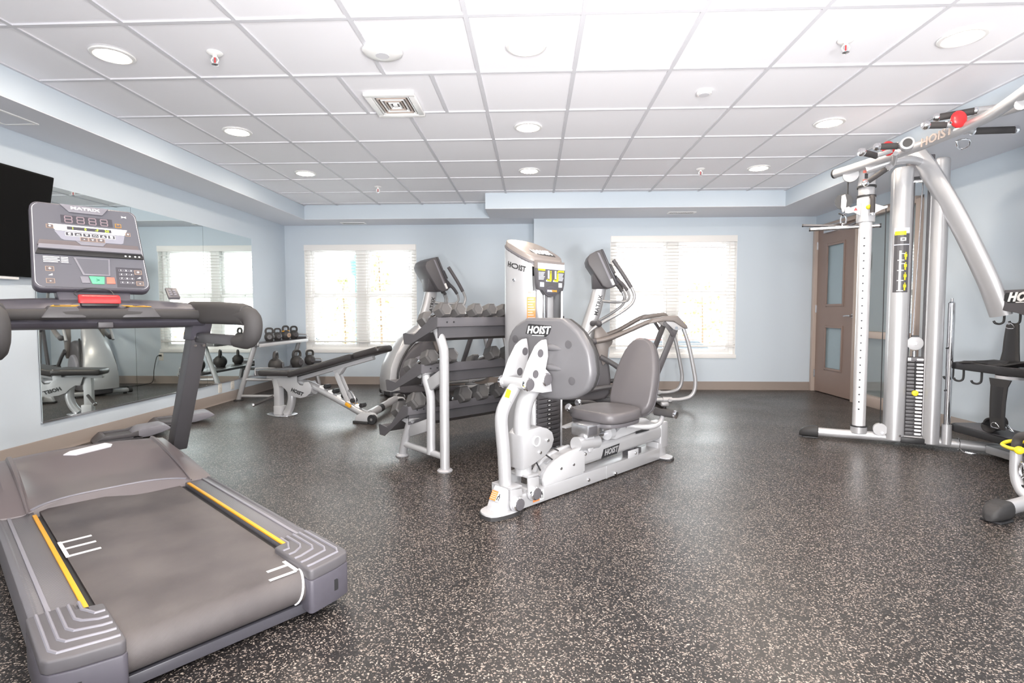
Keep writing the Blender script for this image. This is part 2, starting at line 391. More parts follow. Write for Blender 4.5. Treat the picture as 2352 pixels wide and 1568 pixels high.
# ------------------------------------------------------------------ windows
def window(name, R, y, wherel):
    x0, x1, z0, z1 = R; yf = y+.12; w_ = x1-x0; zm = z0+.53*(z1-z0)
    o = bpy.data.objects.new(name, None); COL.objects.link(o); o['kind'] = 'structure'; o.location = ((x0+x1)/2, yf, z0)
    hw = w_/2; h = z1-z0
    mb = MB()
    for sx in (-1, 1): mb.box((sx*(hw-.03), 0, h/2), (.06, .09, h))
    mb.box((0, 0, h-.03), (w_-.12, .09, .06)); mb.box((0, 0, .03), (w_-.12, .09, .06)); mb.box((0, -.004, h/2), (.13, .1, h-.12))
    mb.build('window_frame', 'white_paint', o, bev=.004)
    MB().box((0, -.05, .012), (w_, .14, .024)).box((0, -.126, .0), (w_+.02, .02, .05)).build('window_sill', 'white_paint', o, bev=.003)
    mb = MB()
    for sx in (-1, 1): mb.box((sx*(hw-.003), -.08, h/2+.01), (.006, .08, h-.03))
    mb.box((0, -.08, h-.003), (w_, .08, .006)); mb.build('reveal', 'white_paint', o, smooth=False)
    zr = zm-z0
    for sx in (-1, 1):
        a0, a1 = (.065, hw-.06); c = sx*(a0+a1)/2; ww = a1-a0
        for zz0, zz1, yo in ((zr, h-.06, .015), (.06, zr, -.02)):
            mb = MB(); zc = (zz0+zz1)/2; hh = zz1-zz0
            for q in (-1, 1): mb.box((c+q*(ww/2-.02), yo, zc), (.04, .03, hh)); mb.box((c, yo, zc+q*(hh/2-.02)), (ww-.08, .03, .04))
            s_ = mb.build('sash', 'white_paint', o, bev=.003)
            MB().box((c, yo, zc), (ww-.08, .006, hh-.08)).build('pane', 'window_glass', s_, smooth=False)
        MB().box((c, -.04, zr-.0), (.05, .02, .03)).build('sash_lock', 'white_paint', o, bev=.003)
    # venetian blind
    b = thing('window_blind', 'white slatted venetian blind '+wherel, 'blind', ((x0+x1)/2, y-.005, z0))
    MB().box((0, -.012, h-.045), (w_-.008, .02, .085)).box((0, .02, h-.03), (w_-.02, .05, .04)).build('valance', 'slat_white', b, bev=.003)
    zb = .14; n = int((h-.10-zb)/.0445); me = None
    for k in range(n):
        z = zb+.03+k*.0445
        if me is None:
            t = MB().loft([[Vector((x, yy, zz)) for yy, zz in ((-.024, -.004), (0, .000), (.024, -.002), (.024, .001), (0, .004), (-.024, .000))] for x in (-hw+.008, hw-.008)]).build('slat', 'slat_white', b, smooth=False); me = t.data
        else:
            t = bpy.data.objects.new('slat', me); COL.objects.link(t); t.parent = b
        t.location = (0, .02, z); t.rotation_euler = (-.10, 0, 0)
    MB().box((0, .02, zb), (w_-.02, .05, .022)).build('bottom_rail', 'slat_white', b, bev=.004)
    for xx in (-hw*.78, -hw*.08, hw*.08, hw*.78):
        mb = MB()
        for yy in (-.007, .047): mb.box((xx, yy, (zb+h-.06)/2), (.003, .0015, h-.08-zb))
        mb.build('ladder_cord', 'slat_white', b, smooth=False)
    MB().cyl((hw-.10, -.02, h-.09), (hw-.10, -.022, h-.32), .004, n=8).cyl((hw-.10, -.022, h-.32), (hw-.10, -.022, h-.37), .007, n=8).build('tilt_wand', 'slat_white', b)
window('window_1', WL, YL, 'in the left window, beside the kettlebell rack')
window('window_2', WR, YR, 'in the right window, nearer the brown door')

# ------------------------------------------------------------------ door and sidelight in the right wall
d = bpy.data.objects.new('door_1', None); COL.objects.link(d); d['kind'] = 'structure'; d.location = (XR, 6.87, 0)
fy = 6.87
mb = MB(); mb.box((.03, 7.34-fy, 1.08), (.15, .05, 2.16)).box((.03, 6.405-fy, 1.08), (.15, .05, 2.16)).box((.03, 0, 2.16), (.15, .985, .05)); mb.build('door_frame', 'taupe_frame', d, bev=.004)
l0, l1 = 6.435-fy, 7.31-fy; p0, p1 = 6.69-fy, 7.09-fy
mb = MB(); X = .02; T = .045
mb.box((X, (l0+p0)/2, 1.07), (T, p0-l0, 2.12)).box((X, (l1+p1)/2, 1.07), (T, l1-p1, 2.12))
for a, b in ((.01, .32), (.875, 1.135), (1.918, 2.13)): mb.box((X, (p0+p1)/2, (a+b)/2), (T, p1-p0, b-a))
mb.build('door_leaf', 'taupe_door', d, smooth=False)
for a, b in ((.32, .875), (1.135, 1.918)):
    mb = MB(); w_ = .028
    for q, s_ in ((p0, 1), (p1, -1)): mb.box((X-.026, q+s_*w_/2-.006*s_, (a+b)/2), (.014, w_, b-a+.024))
    for q, s_ in ((a, 1), (b, -1)): mb.box((X-.026, (p0+p1)/2, q+s_*w_/2-.006*s_), (.014, p1-p0-.044, w_))
    lf = mb.build('glazing_bead', 'taupe_door', d, bev=.003)
    MB().box((X, (p0+p1)/2, (a+b)/2), (.008, p1-p0, b-a)).build('door_pane', 'door_glass', d, smooth=False)
hd = MB().lathe([(0, 0), (.028, 0), (.030, .004), (.024, .012), (.011, .014), (.010, .05), (0, .05)], (X-.022, 6.485-fy, 1.01), (-1, 0, 0)).tube([(X-.066, 6.485-fy, 1.01), (X-.07, 6.53-fy, 1.012), (X-.07, 6.60-fy, 1.006)], [.011, .009, .007], 10, smooth=4).build('door_handle', 'steel', d)
for z in (.24, 1.10, 1.93): MB().cyl((X-.03, 7.318-fy, z-.05), (X-.03, 7.318-fy, z+.05), .008, n=10).box((X-.022, 7.318-fy, z), (.006, .03, .1)).build('hinge', 'steel', d)
MB().box((X-.045, 6.98-fy, 2.09), (.05, .24, .055)).tube([(X-.05, 7.0-fy, 2.12), (X-.16, 6.8-fy, 2.125), (X-.06, 6.62-fy, 2.14)], .009, 8).build('door_closer', 'steel', d, bev=.004)
s3 = bpy.data.objects.new('window_3', None); COL.objects.link(s3); s3['kind'] = 'structure'; s3.location = (XR, 5.9, 0)
mb = MB()
for yy, ww in ((5.425, .06), (6.36, .05)): mb.box((.03, yy-5.9, 1.08), (.14, ww, 2.16))
for zz, hh in ((.06, .12), (.80, .075), (2.155, .07)): mb.box((.03, 0, zz), (.14, .89, hh))
mb.build('sidelight_frame', 'taupe_frame', s3, bev=.004)
sg_ = mat('sidelight_glass', (.20, .24, .25), .03, spec=1.0, ior=1.9)
for a, b in ((.12, .765), (.835, 2.12)): MB().box((.03, 0, (a+b)/2), (.01, .885, b-a)).build('sidelight_pane', 'sidelight_glass', s3, smooth=False)
MB().box((.012, .385, 1.62), (.004, .11, .2)).build('paper_notice', 'taupe_frame', s3, smooth=False)
MB().box((XR+.13, 6.38, 1.1), (.02, 2.0, 2.2)).build('wall_corridor', 'wall_blue', smooth=False)['kind'] = 'structure'

# ------------------------------------------------------------------ ceiling fittings
R3 = (3.035, 4.322, 5.62); names = ('front', 'middle', 'far')
def downlight(x, y, label):
    t = thing('recessed_light', label, 'ceiling light', (x, y, CZ), 0, 'recessed ceiling lights')
    MB().lathe([(.108, .004), (.112, -.001), (.108, -.006), (.092, -.010), (.080, -.006), (.078, .003)], (0, 0, 0), n=36).build('trim_ring', 'white_paint', t)
    MB().lathe([(0, -.016), (.045, -.0145), (.068, -.0115), (.0795, -.006), (.0795, .003), (0, .003)], (0, 0, 0), n=36).build('diffuser', 'lamp', t, smooth=False)
for cx, side in ((-2.39, 'left'), (-.04, 'middle'), (2.29, 'right')):
    for y, nm in zip(R3, names):
        downlight(cx, y, 'round lit recessed light, %s one of the %s row in the tiled ceiling' % ({'front': 'nearest', 'middle': 'second', 'far': 'farthest'}[nm], side))
    for y, nm in ((1.77, 'second'), (.46, 'first'), (-.83, 'last')):
        downlight(cx, y, 'round lit recessed light over the near part of the room, %s of the %s row' % (nm, side))
for (x, y), wh in zip(((-1.796, 3.036), (1.687, 3.042), (-1.804, 6.248), (1.71, 5.631)), ('nearer left, beside the big round lamp', 'nearer right, above the cable machine side', 'farther left, before the far soffit', 'farther right, small before the soffit')):
    t = thing('fire_sprinkler', 'white pendent fire sprinkler in the ceiling, '+wh, 'sprinkler', (x, y, CZ+.002))
    MB().lathe([(0, 0), (.042, 0), (.042, -.003), (.030, -.012), (.014, -.014), (0, -.014)], (0, 0, 0)).build('escutcheon', 'white_paint', t)
    mb = MB().cyl((0, 0, -.012), (0, 0, -.028), .011, n=12)
    for q in (-1, 1): mb.tube([(q*.010, 0, -.026), (q*.020, 0, -.042), (q*.008, 0, -.062)], .0035, 8, smooth=3)
    mb.build('frame_arms', 'white_paint', t)
    MB().cyl((0, 0, -.028), (0, 0, -.060), .0035, n=8).build('glass_bulb', 'red', t)
    MB().lathe([(0, -.062), (.016, -.062), (.018, -.067), (.006, -.072), (0, -.072)], (0, 0, 0)).build('deflector', 'steel', t)
t = thing('ceiling_speaker', 'white domed round ceiling speaker nearer than the square exhaust vent', 'speaker', (-.84, 3.036, CZ+.001))
MB().lathe([(0, .002), (.085, .002), (.105, -.004), (.110, -.014), (.098, -.024), (.055, -.034), (0, -.037)], (0, 0, 0), n=40).build('housing', 'white_paint', t)
MB().lathe([(.030, -.037), (.037, -.0372), (.037, -.034), (.030, -.034)], (0, 0, 0), n=32).build('center_ring', 'grid_white', t)
t = thing('occupancy_sensor', 'small plain white round sensor on the ceiling right of the middle lamps', 'sensor', (1.139, 3.703, CZ+.001))
MB().lathe([(0, .002), (.048, .002), (.048, -.012), (.044, -.016), (0, -.017)], (0, 0, 0), n=32).build('sensor_body', 'white_paint', t)
MB().lathe([(0, -.015), (.036, -.015), (.034, -.019), (0, -.020)], (0, 0, 0), n=28).build('sensor_lens', 'grid_white', t)
# exhaust grille: concentric square louvres
vt = thing('exhaust_vent', 'square white exhaust grille with concentric louvres in the ceiling', 'vent', (-.965, 3.81, CZ+.001))
hx, hy = .170, .205
def ring(mb, a, b, wd, z0, z1):
    mb.box((0, b-wd/2, (z0+z1)/2), (2*a, wd, z1-z0)).box((0, -b+wd/2, (z0+z1)/2), (2*a, wd, z1-z0)).box((a-wd/2, 0, (z0+z1)/2), (wd, 2*b-2*wd, z1-z0)).box((-a+wd/2, 0, (z0+z1)/2), (wd, 2*b-2*wd, z1-z0))
mb = MB(); ring(mb, hx, hy, .042, -.022, .002); mb.build('vent_frame', 'white_paint', vt, bev=.004)
MB().box((0, 0, -.0005), (2*hx-.08, 2*hy-.08, .003)).build('dark_backing', 'charcoal', vt, smooth=False)
for k in range(5):
    mb = MB(); ring(mb, hx-.048-k*.021, hy-.048-k*.026, .0075, -.018, -.003); mb.build('louvre', 'taupe_frame' if k % 2 else 'white_paint', vt, smooth=False)
MB().box((0, 0, -.011), (.028, .04, .014)).build('center_plate', 'white_paint', vt, bev=.002)
for x, y, wh in ((-2.56, 7.62, 'left soffit near the corner'), (1.9, 7.02, 'soffit above the right window')):
    v = thing('soffit_register', 'slim dark slotted air register in the '+wh, 'vent', (x, y, SZ-.006))
    mb = MB(); ring(mb, .175, .06, .02, -.006, .002); mb.build('register_frame', 'white_paint', v, bev=.002)
    MB().box((0, 0, -.001), (.31, .08, .002)).build('dark_backing', 'charcoal', v, smooth=False)
    for k in range(14): MB().box((-.143+k*.022, 0, -.0035), (.004, .08, .004), .5, 'Y').build('fin', 'grid_white', v, smooth=False)
a = thing('access_panel', 'flat white framed access hatch in the left soffit', 'hatch', (-3.46, 3.28, SZ-.006))
mb = MB(); ring(mb, .12, .29, .02, -.006, .002); mb.build('hatch_frame', 'white_paint', a, bev=.002)
MB().box((0, 0, -.001), (.20, .54, .004)).build('hatch_door', 'soffit_white', a, smooth=False)

# ------------------------------------------------------------------ left wall: mirror, television, outlets
mr_ = thing('wall_mirror', 'large frameless wall mirror in three sheets on the left wall', 'mirror', (XL, 5.3, .245))
seams = (3.80, 4.758, 5.816, 6.84)
for a, b in zip(seams, seams[1:]): MB().box((.010, (a+b)/2-5.3, .8825), (.006, b-a-.003, 1.765)).build('mirror_sheet', 'mirror_glass', mr_, smooth=False)
MB().box((.010, 5.32-5.3, -.003), (.014, 3.05, .012)).build('bottom_channel', 'chrome', mr_, smooth=False)
MB().box((.003, 5.32-5.3, .8825), (.006, 3.03, 1.76)).build('mirror_backing', 'charcoal', mr_, smooth=False)
tv = thing('television', 'large black flat television tilted out from the left wall', 'television', (XL, 3.18, 1.31))
ta = math.radians(10.5)
def tvp(u, h, o): return (.035+h*math.sin(ta)+o*math.cos(ta), u, h*math.cos(ta)-o*math.sin(ta))
def tvbox(u0, u1, h0, h1, o0, o1):
    return [tvp(u, h, o) for u in (u0, u1) for h in (h0, h1) for o in (o0, o1)], [(0, 1, 3, 2), (4, 6, 7, 5), (0, 4, 5, 1), (2, 3, 7, 6), (0, 2, 6, 4), (1, 5, 7, 3)]
MB().add(*tvbox(-.62, .62, 0, .735, -.02, .02)).build('cabinet', 'screen_black', tv, bev=.006)
MB().add(*tvbox(-.608, .608, .014, .723, .0195, .022)).build('screen', 'screen_black', tv, smooth=False)
MB().add(*tvbox(-.35, .46, -.022, -.002, -.02, .012)).build('mount_rail', 'white_paint', tv, bev=.003)
MB().box((.012, 0, .38), (.024, .5, .4)).box((.05, 0, .4), (.07, .2, .12)).build('wall_bracket', 'charcoal', tv, smooth=False)
def outlet(loc, deg, label, blank=False):
    o = thing('wall_outlet', label, 'outlet', loc, deg)
    MB().prism(rrect(-.035, -.057, .035, .057, .006), 'xz', -.006, 0).build('cover_plate', 'outlet_white', o, bev=.0015)
    if not blank:
        for z in (-.022, .022):
            r = MB().prism(rrect(-.017, z-.014, .017, z+.014, .007), 'xz', -.0085, -.005).build('receptacle', 'outlet_white', o)
            for x in (-.006, .006): MB().box((x, -.0086, z+.002), (.002, .001, .008)).build('slot', 'ink', r, smooth=False)
    MB().cyl((0, -.006, 0), (0, -.0075, 0), .003, n=8).build('screw', 'steel', o)
    return o
outlet((XL, 6.07, .18), 90, 'white outlet plate below the mirror, nearer the steps', True)
outlet((XL, 6.33, .185), 90, 'white outlet plate below the mirror, nearer the kettlebell rack')
outlet((-1.70, YL, .40), 0, 'white outlet on the far wall with a black cord, seen in the mirror')
tag(MB().tube([(-1.70, YL-.035, .42), (-1.68, YL-.07, .40), (-1.62, YL-.05, .22), (-1.60, YL-.06, .04), (-1.58, YL-.20, .008), (-1.50, 7.42, .008), (-1.40, 7.25, .02)], .005, 8, smooth=6).box((-1.70, YL-.022, .422), (.026, .03, .022)).build('power_cord', 'black'), 'black power cord from the far wall outlet to the left elliptical', 'cord')

# ------------------------------------------------------------------ outside the windows
struct(MB().box((0, 30, -1.0), (90, 44, .1)).build('ground', 'ground_pale', smooth=False))
def tree(x, y, h, r, label, leaf, seed, zs=.25):
    rnd = random.Random(seed)
    t = thing('tree', label, 'tree', (x, y, -.95), 0)
    MB().tube([(0, 0, 0), (.03, .02, h*.4), (-.02, 0, h*.95)], [.04, .03, .010], 8, smooth=3).build('trunk', 'bark', t)
    mb = MB()
    for k in range(230):
        zz = rnd.uniform(zs, 1); rr = r*math.sqrt(rnd.random())*(1.15-zz)**.6; a = rnd.uniform(0, 6.3); s_ = rnd.uniform(.05, .11)
        c = Vector((rr*math.cos(a), rr*math.sin(a), h*zz)); u = Vector((rnd.gauss(0, 1), rnd.gauss(0, 1), rnd.gauss(0, 1))).normalized()*s_; v = u.cross(Vector((rnd.gauss(0, 1), rnd.gauss(0, 1), rnd.gauss(0, 1)))).normalized()*s_*.6
        mb.add([c-u, c+v, c+u, c-v], [(0, 1, 2, 3)])
    mb.build('crown', leaf, t, smooth=False, kind='stuff')
tree(-5.0, 14, 2.9, .5, 'slim young green tree outside the left window, left pane', 'foliage', 1)
tree(-3.75, 13, 3.8, .45, 'taller slim tree outside the left window, right pane', 'foliage', 2)
tree(5.6, 18, 3.0, 1.2, 'orange autumn tree outside the right window', 'leaf_autumn', 3)
tree(-8.2, 19, 2.6, 1.3, 'broad shrub like tree at the far left outside the left window', 'foliage', 5)
lp = thing('street_lamp', 'dark green lamp post outside the left window', 'lamp post', (-5.25, 15.8, -.95))
MB().lathe([(.16, 0), (.16, .5), (.08, .4), (.055, .6), (.045, 3.05), (.06, 3.1)], (0, 0, 0), n=14).build('post', 'lamp_green', lp)
MB().lathe([(.06, 3.1), (.15, 3.17), (.19, 3.5), (.20, 3.55), (.10, 3.63), (.02, 3.75)], (0, 0, 0), n=14).build('lantern', 'lamp_green', lp)
def house(x, y, w_, dp, h, label, m):
    b = thing('building', label, 'building', (x, y, -.95))
    MB().box((0, 0, h/2), (w_, dp, h)).build('walls', m, b, smooth=False)
    MB().prism([(-dp/2-.4, h), (dp/2+.4, h), (0, h+2.2)], 'yz', -w_/2-.3, w_/2+.3).build('roof', 'charcoal', b, smooth=False)
    MB().box((0, -dp/2-.03, h*.62), (w_, .06, .22)).build('trim_band', 'brick_pale', b, smooth=False)
    n = int(w_/2.2)
    for i in range(n):
        for z in (1.4, 4.2):
            wn_ = MB().box((-w_/2+1.1+i*2.2, -dp/2-.04, z), (1.0, .08, 1.3)).build('window', 'white_paint', b, smooth=False)
            MB().box((-w_/2+1.1+i*2.2, -dp/2-.09, z), (.84, .02, 1.14)).build('pane', 'house_pane', wn_, smooth=False)
house(-9, 34, 15, 8, 5.8, 'pale sided apartment block across the street, left window view', 'siding')
house(12, 36, 17, 8, 5.8, 'pale brick apartment block across the street, right window view', 'brick_pale')
def car(x, y, deg, label, m):
    c = thing('car', label, 'car', (x, y, -.95), deg)
    MB().prism([(-2.2, .35), (-2.2, .75), (-2.05, .85), (-1.2, .92), (1.0, .95), (2.0, .82), (2.2, .6), (2.2, .35)], 'xz', -.85, .85).build('body', m, c, bev=.06, seg=3)
    MB().loft([[(-1.3, -.78, .9), (1.1, -.78, .9), (1.1, .78, .9), (-1.3, .78, .9)], [(-.8, -.62, 1.42), (.35, -.62, 1.42), (.35, .62, 1.42), (-.8, .62, 1.42)]]).build('cabin', 'car_glass', c, bev=.05)
    MB().box((-.22, 0, 1.43), (1.1, 1.2, .05)).build('roof_panel', m, c, bev=.02)
    for sx in (-1.35, 1.35):
        for sy2 in (-.8, .8): MB().cyl((sx, sy2-.1, .32), (sx, sy2+.1, .32), .32, n=20).build('wheel', 'rubber', c)
car(3.1, 12.0, 3, 'red car parked outside the right window, left half', 'car_red')
car(8.0, 13.2, 5, 'white car parked outside the right window, right half', 'car_white')
car(-9.2, 21, 0, 'white car parked beyond the trees outside the left window', 'car_white')

# ------------------------------------------------------------------ treadmill
tm = thing('treadmill', 'large charcoal treadmill with tilted console and yellow edge lines at left front', 'treadmill', (-0.939, 1.554, 0), 140)
DZ = .18
# side rails: ribbed tread, outer ridge, yellow line
for s in (-1, 1):
    r = MB().prism([(s*.292, DZ-.012), (s*.292, DZ), (s*.395, DZ), (s*.402, DZ+.006), (s*.418, DZ-.002), (s*.424, .10), (s*.415, .05), (s*.30, .05)], 'yz', .16, 1.42).build('side_rail', 'rail_ribbed', tm, bev=.003)
    MB().box((.80, s*.374, DZ+.002), (1.24, .012, .006)).build('rail_ridge', 'panel_light', r, bev=.002)
    MB().box((.76, s*.296, DZ+.003), (1.12, .014, .008)).build('yellow_line', 'yellow', tm, bev=.002)
    MB().box((.72, s*.278, .135), (1.3, .022, .05)).build('belt_channel', 'black', tm, smooth=False)
    for k in range(4): MB().box((1.375, s*(.315+k*.018), DZ+.001), (.035, .006, .004)).build('rib', 'charcoal', r, smooth=False)
    # rear end cap with raised chevrons
    cap = [(.300, s*.315), (.300, s*.425), (.02, s*.425), (.0, s*.415), (-.02, s*.36), (-.04, s*.262), (-.03, s*.252), (.235, s*.252), (.245, s*.275), (.255, s*.315)]
    c = MB().prism(cap, 'xy', .035, .150).build('end_cap', 'plastic_blue_grey', tm, bev=.006)
    MB().prism([(x*.985+.002, y*.985+.006*s) for x, y in cap], 'xy', .148, .187).build('cap_tread', 'plastic_grey', c, bev=.008, seg=3)
    for k in range(5):
        yo = s*(.402-k*.024); xc = .022+k*.045; xi = xc-.012
        MB().tube([(.292, yo, .187), (xc+.03, yo, .187), (xc+.004, yo-s*.012, .187), (xi-.008, s*.285, .187), (xi-.011, s*.262, .187)], .0048, 6).build('chevron_ridge', 'panel_light', c)
    MB().prism(rrect(s*.345-.02, .075, s*.345+.02, .115, .005), 'yz', -.022, .01).build('cap_socket', 'ink', c)
    MB().prism(rrect(s*.345-.025, .07, s*.345+.025, .12, .007), 'yz', -.018, .008).build('socket_rim', 'plastic_blue_grey', c)
# running belt around its rollers
xr, zr, R0 = .045, .112, .056
prof = [(1.72, DZ-.012), (xr, zr+R0)]+[(xr-R0*math.sin(a), zr+R0*math.cos(a)) for a in [PI*i/14 for i in range(1, 14)]]+[(xr, zr-R0), (1.72, zr-R0)]
MB().prism(prof, 'xz', -.268, .268).build('running_belt', 'belt_rubber', tm)
mk = MB()
for a in (.925, .845, .758): mk.box((a, .215, DZ-.0115), (.016, .095, .0012))
mk.box((.842, .2655, DZ-.0111), (.19, .012, .0012))
mk.build('belt_mark', 'white', tm, smooth=False)
mk = MB(); mk.box((.085, -.244, zr+R0+.0009), (.10, .012, .0012)).box((.10, -.205, zr+R0+.0005), (.014, .07, .0012)).box((.035, -.195, zr+R0+.0005), (.014, .09, .0012))
pr_ = [(xr-(R0+.0012)*math.sin(a), -.258+.03*i/8, zr+(R0+.0012)*math.cos(a)) for i, a in enumerate([PI*.85*i/8 for i in range(9)])]
mk.tube(pr_, .004, 6); mk.build('belt_mark', 'white', tm)
MB().box((.035, 0, .034), (.03, .56, .035)).build('rear_bar', 'panel_dark', tm, bev=.003)
MB().box((.9, 0, .055), (1.7, .60, .03)).box((1.2, 0, .085), (1.2, .5, .05)).build('deck_frame', 'black', tm, smooth=False)
for s in (-1, 1):
    for x in (.14, 2.05): MB().cyl((x, s*.34, 0), (x, s*.34, .06), .025, n=14).build('levelling_foot', 'rubber', tm)
# motor shroud: scooped hood with side wings
ys_ = [-.425, -.415, -.37, -.325, -.30, -.25, -.15, 0, .15, .25, .30, .325, .37, .415, .425]
def sh(y, t):
    a = abs(y); e = 1.372-.02*(a < .41)
    if a < .32: e = 1.33+.155*(1-(a/.32)**4)
    top = 2.03
    x = e+(top-e)*t
    z0 = .192 if a < .32 else .186
    z1 = .318-.03*(a/.42)**2
    z = z0+(z1-z0)*(1-(1-t)**1.7)
    if a < .30: z -= .045*math.sin(PI*min(1, t*1.05))*(1-(a/.30)**6)
    if a > .41: z = min(z, z0)*(.62 if a > .42 else 1)+(0 if a > .42 else (z-z0)*.55)
    return (x, y, z)
rings = [[sh(y, t) for y in ys_]+[(sh(.425, t)[0], .425, .04), (sh(.425, t)[0], -.425, .04)] for t in [i/14 for i in range(15)]]
for t in (.35, .7, 1.0): rings.append([(2.03+.26*math.sin(t*PI/2), y*(1-.06*t), max(.05, z-.26*(1-math.cos(t*PI/2)))) for x, y, z in [sh(q, 1) for q in ys_]]+[(2.03+.26*math.sin(t*PI/2), .40, .04), (2.03+.26*math.sin(t*PI/2), -.40, .04)])
MB().loft(rings).build('motor_shroud', 'taupe_hood' if 'taupe_hood' in MATS else mat('taupe_hood', (.135, .115, .12), .36), tm, ang=28)
nn = MB()
nn.tube([sh(y, .012) for y in ys_[4:11]], .006, 6, smooth=3); nn.build('shroud_lip', 'panel_light', tm)
for s in (-1, 1): MB().tube([Vector(sh(s*.315, t))+Vector((0, 0, .001)) for t in [i/8 for i in range(9)]], [.004, .005, .006, .008, .010, .012, .013, .014, .014], 6).build('shroud_crease', 'taupe_hood', tm)
lb = MB(); quad(lb, [Vector(sh(a, b))+Vector((0, 0, .004)) for a, b in ((-.10, .86), (.06, .80), (.11, .84), (.08, .88), (-.08, .94), (-.11, .90))], th=.003); lb.build('brand_plate', 'grid_white', tm)
# leaning uprights
for s in (-1, 1):
    u = MB().loft([[(x+dx, s*.462+dy, z) for dx, dy in ((-.058, -.042), (.058, -.042), (.058, .042), (-.058, .042))] for x, z in ((2.09, .20), (1.64, .955))]).build('upright', 'charcoal', tm, bev=.008)
    MB().loft([[(x+dx, s*.462+dy, z) for dx, dy in ((-.066, -.050), (.066, -.050), (.066, .050), (-.066, .050))] for x, z in ((1.675, .90), (1.615, 1.0))]).build('upright_collar', 'plastic_blue_grey', tm, bev=.008)
    for q in (-.022, .022): MB().cyl((1.690-.064, s*.462+q, .872), (1.690-.074, s*.462+q, .868), .008, n=10).build('bolt', 'chrome', u)
    # looped side handrail
    oy = s*(.455 if s < 0 else .415)
    h = MB().loft([[(x, oy+dy, z+dz) for dy, dz in rrect(-w2, -h2, w2, h2, min(w2, h2)*.8, 4)] for x, z, w2, h2 in ((1.66, 1.055, .040, .062), (1.30, 1.052, .038, .058), (1.00, 1.045, .036, .052), (.93, 1.038, .034, .048))]).build('handrail', 'foam', tm)
    mbh = MB(); pts = [(1.04, 1.043, .042), (.93, 1.038, .045), (.875, 1.022, .046), (.865, .985, .046), (.885, .945, .045), (.945, .918, .040), (1.08, .912, .030)]
    mbh.tube([(x, oy, z) for x, z, r in pts], [r for x, z, r in pts], 12, smooth=4, sx=.85); mbh.build('handrail_end', 'foam', tm)
    MB().box((1.34, oy, .915), (.62, .036, .052)).build('handrail_strut', 'charcoal', tm, bev=.008)
    MB().cyl((1.60, oy-s*.02, .915), (1.60, oy-s*.026, .915), .009, n=10).build('bolt', 'chrome', tm)
# dash beam, grip bar, stop key
def bow(y): return .06*(1-(y/.46)**2)
rg = []
for i in range(17):
    y = -.46+.92*i/16; b = bow(y); zt = 1.095+.022*(1-(y/.46)**2)
    rg.append([(1.52-b*.1, y, .985), (1.50-b*.1, y, 1.005), (1.525, y, 1.075), (1.60, y, zt), (1.74, y, zt+.012), (1.80, y, zt-.01), (1.80, y, 1.0), (1.66, y, .972)])
MB().loft(rg).build('dash', 'plastic_blue_grey', tm, ang=40)
MB().tube([(1.50, -.45, 1.042), (1.475, -.34, 1.045), (1.462, -.12, 1.047), (1.462, .12, 1.047), (1.475, .34, 1.045), (1.50, .45, 1.042)], .026, 14, smooth=4).build('grip_bar', 'foam', tm)
for y in (-.15, .15):
    p = MB().loft([[(1.468+a, y+c*(1-.35*k), 1.047+bb) for a, c, bb in ((-.036, -.085, -.018), (-.036, .085, -.018), (.05, .085, -.018), (.05, -.085, -.018))] if k == 0 else [(1.468+a, y+c, 1.047+bb) for a, c, bb in ((-.022, -.05, .034), (-.022, .05, .034), (.05, .05, .040), (.05, -.05, .040))] for k in (0, 1)]).build('grip_pod', 'charcoal', tm, bev=.008)
    lbl = MB(); sg = 1 if y > 0 else -1
    quad(lbl, [(1.452, y-.045, 1.0835), (1.452, y+.045, 1.0835), (1.512, y+.048-sg*.02, 1.089), (1.512, y-.048-sg*.02, 1.089)], th=.001); q = lbl.build('warning_label', 'yellow', p, smooth=False)
    lb2 = MB(); quad(lb2, [(1.464, y-.03, 1.0862), (1.464, y+.03, 1.0862), (1.468, y+.03, 1.0866), (1.468, y-.03, 1.0866)], th=.0006); quad(lb2, [(1.474, y+sg*.01-.004, 1.087), (1.474, y+sg*.01+.02, 1.087), (1.502, y+.024, 1.0895), (1.502, y+.008, 1.0895)], th=.0006); lb2.build('warning_mark', 'ink', p, smooth=False)
MB().loft([[(1.51, y, 1.085), (1.545, y, 1.085), (1.56, y, 1.13), (1.52, y, 1.12)] for y in (-.075, .075)]).build('stop_base', 'black', tm, bev=.004)
MB().loft([[(1.505, y*w_, 1.098+dz*.3), (1.52, y*w_, 1.135), (1.55, y*w_, 1.142), (1.55, y*w_, 1.098)] for y, w_, dz in ((-.082, 1, 0), (-.065, 1, 0), (.065, 1, 0), (.082, 1, 0))]).build('stop_key', 'red', tm, bev=.006)
MB().box((1.49, -.01, .995), (.03, .06, .028)).build('cord_clip', 'plastic_grey', tm, bev=.004)
MB().tube([(1.53, -.06, 1.13), (1.58, -.05, 1.165), (1.60, .02, 1.175), (1.58, .09, 1.15), (1.53, .07, 1.12)], .002, 6, smooth=4).build('safety_cord', 'black', tm)
MB().loft([[(1.60, y, 1.09), (1.72, y, 1.09), (1.70, y*1.15, 1.22), (1.66, y*1.15, 1.22)] for y in (-.14, .14)]).build('console_neck', 'plastic_blue_grey', tm, bev=.01)
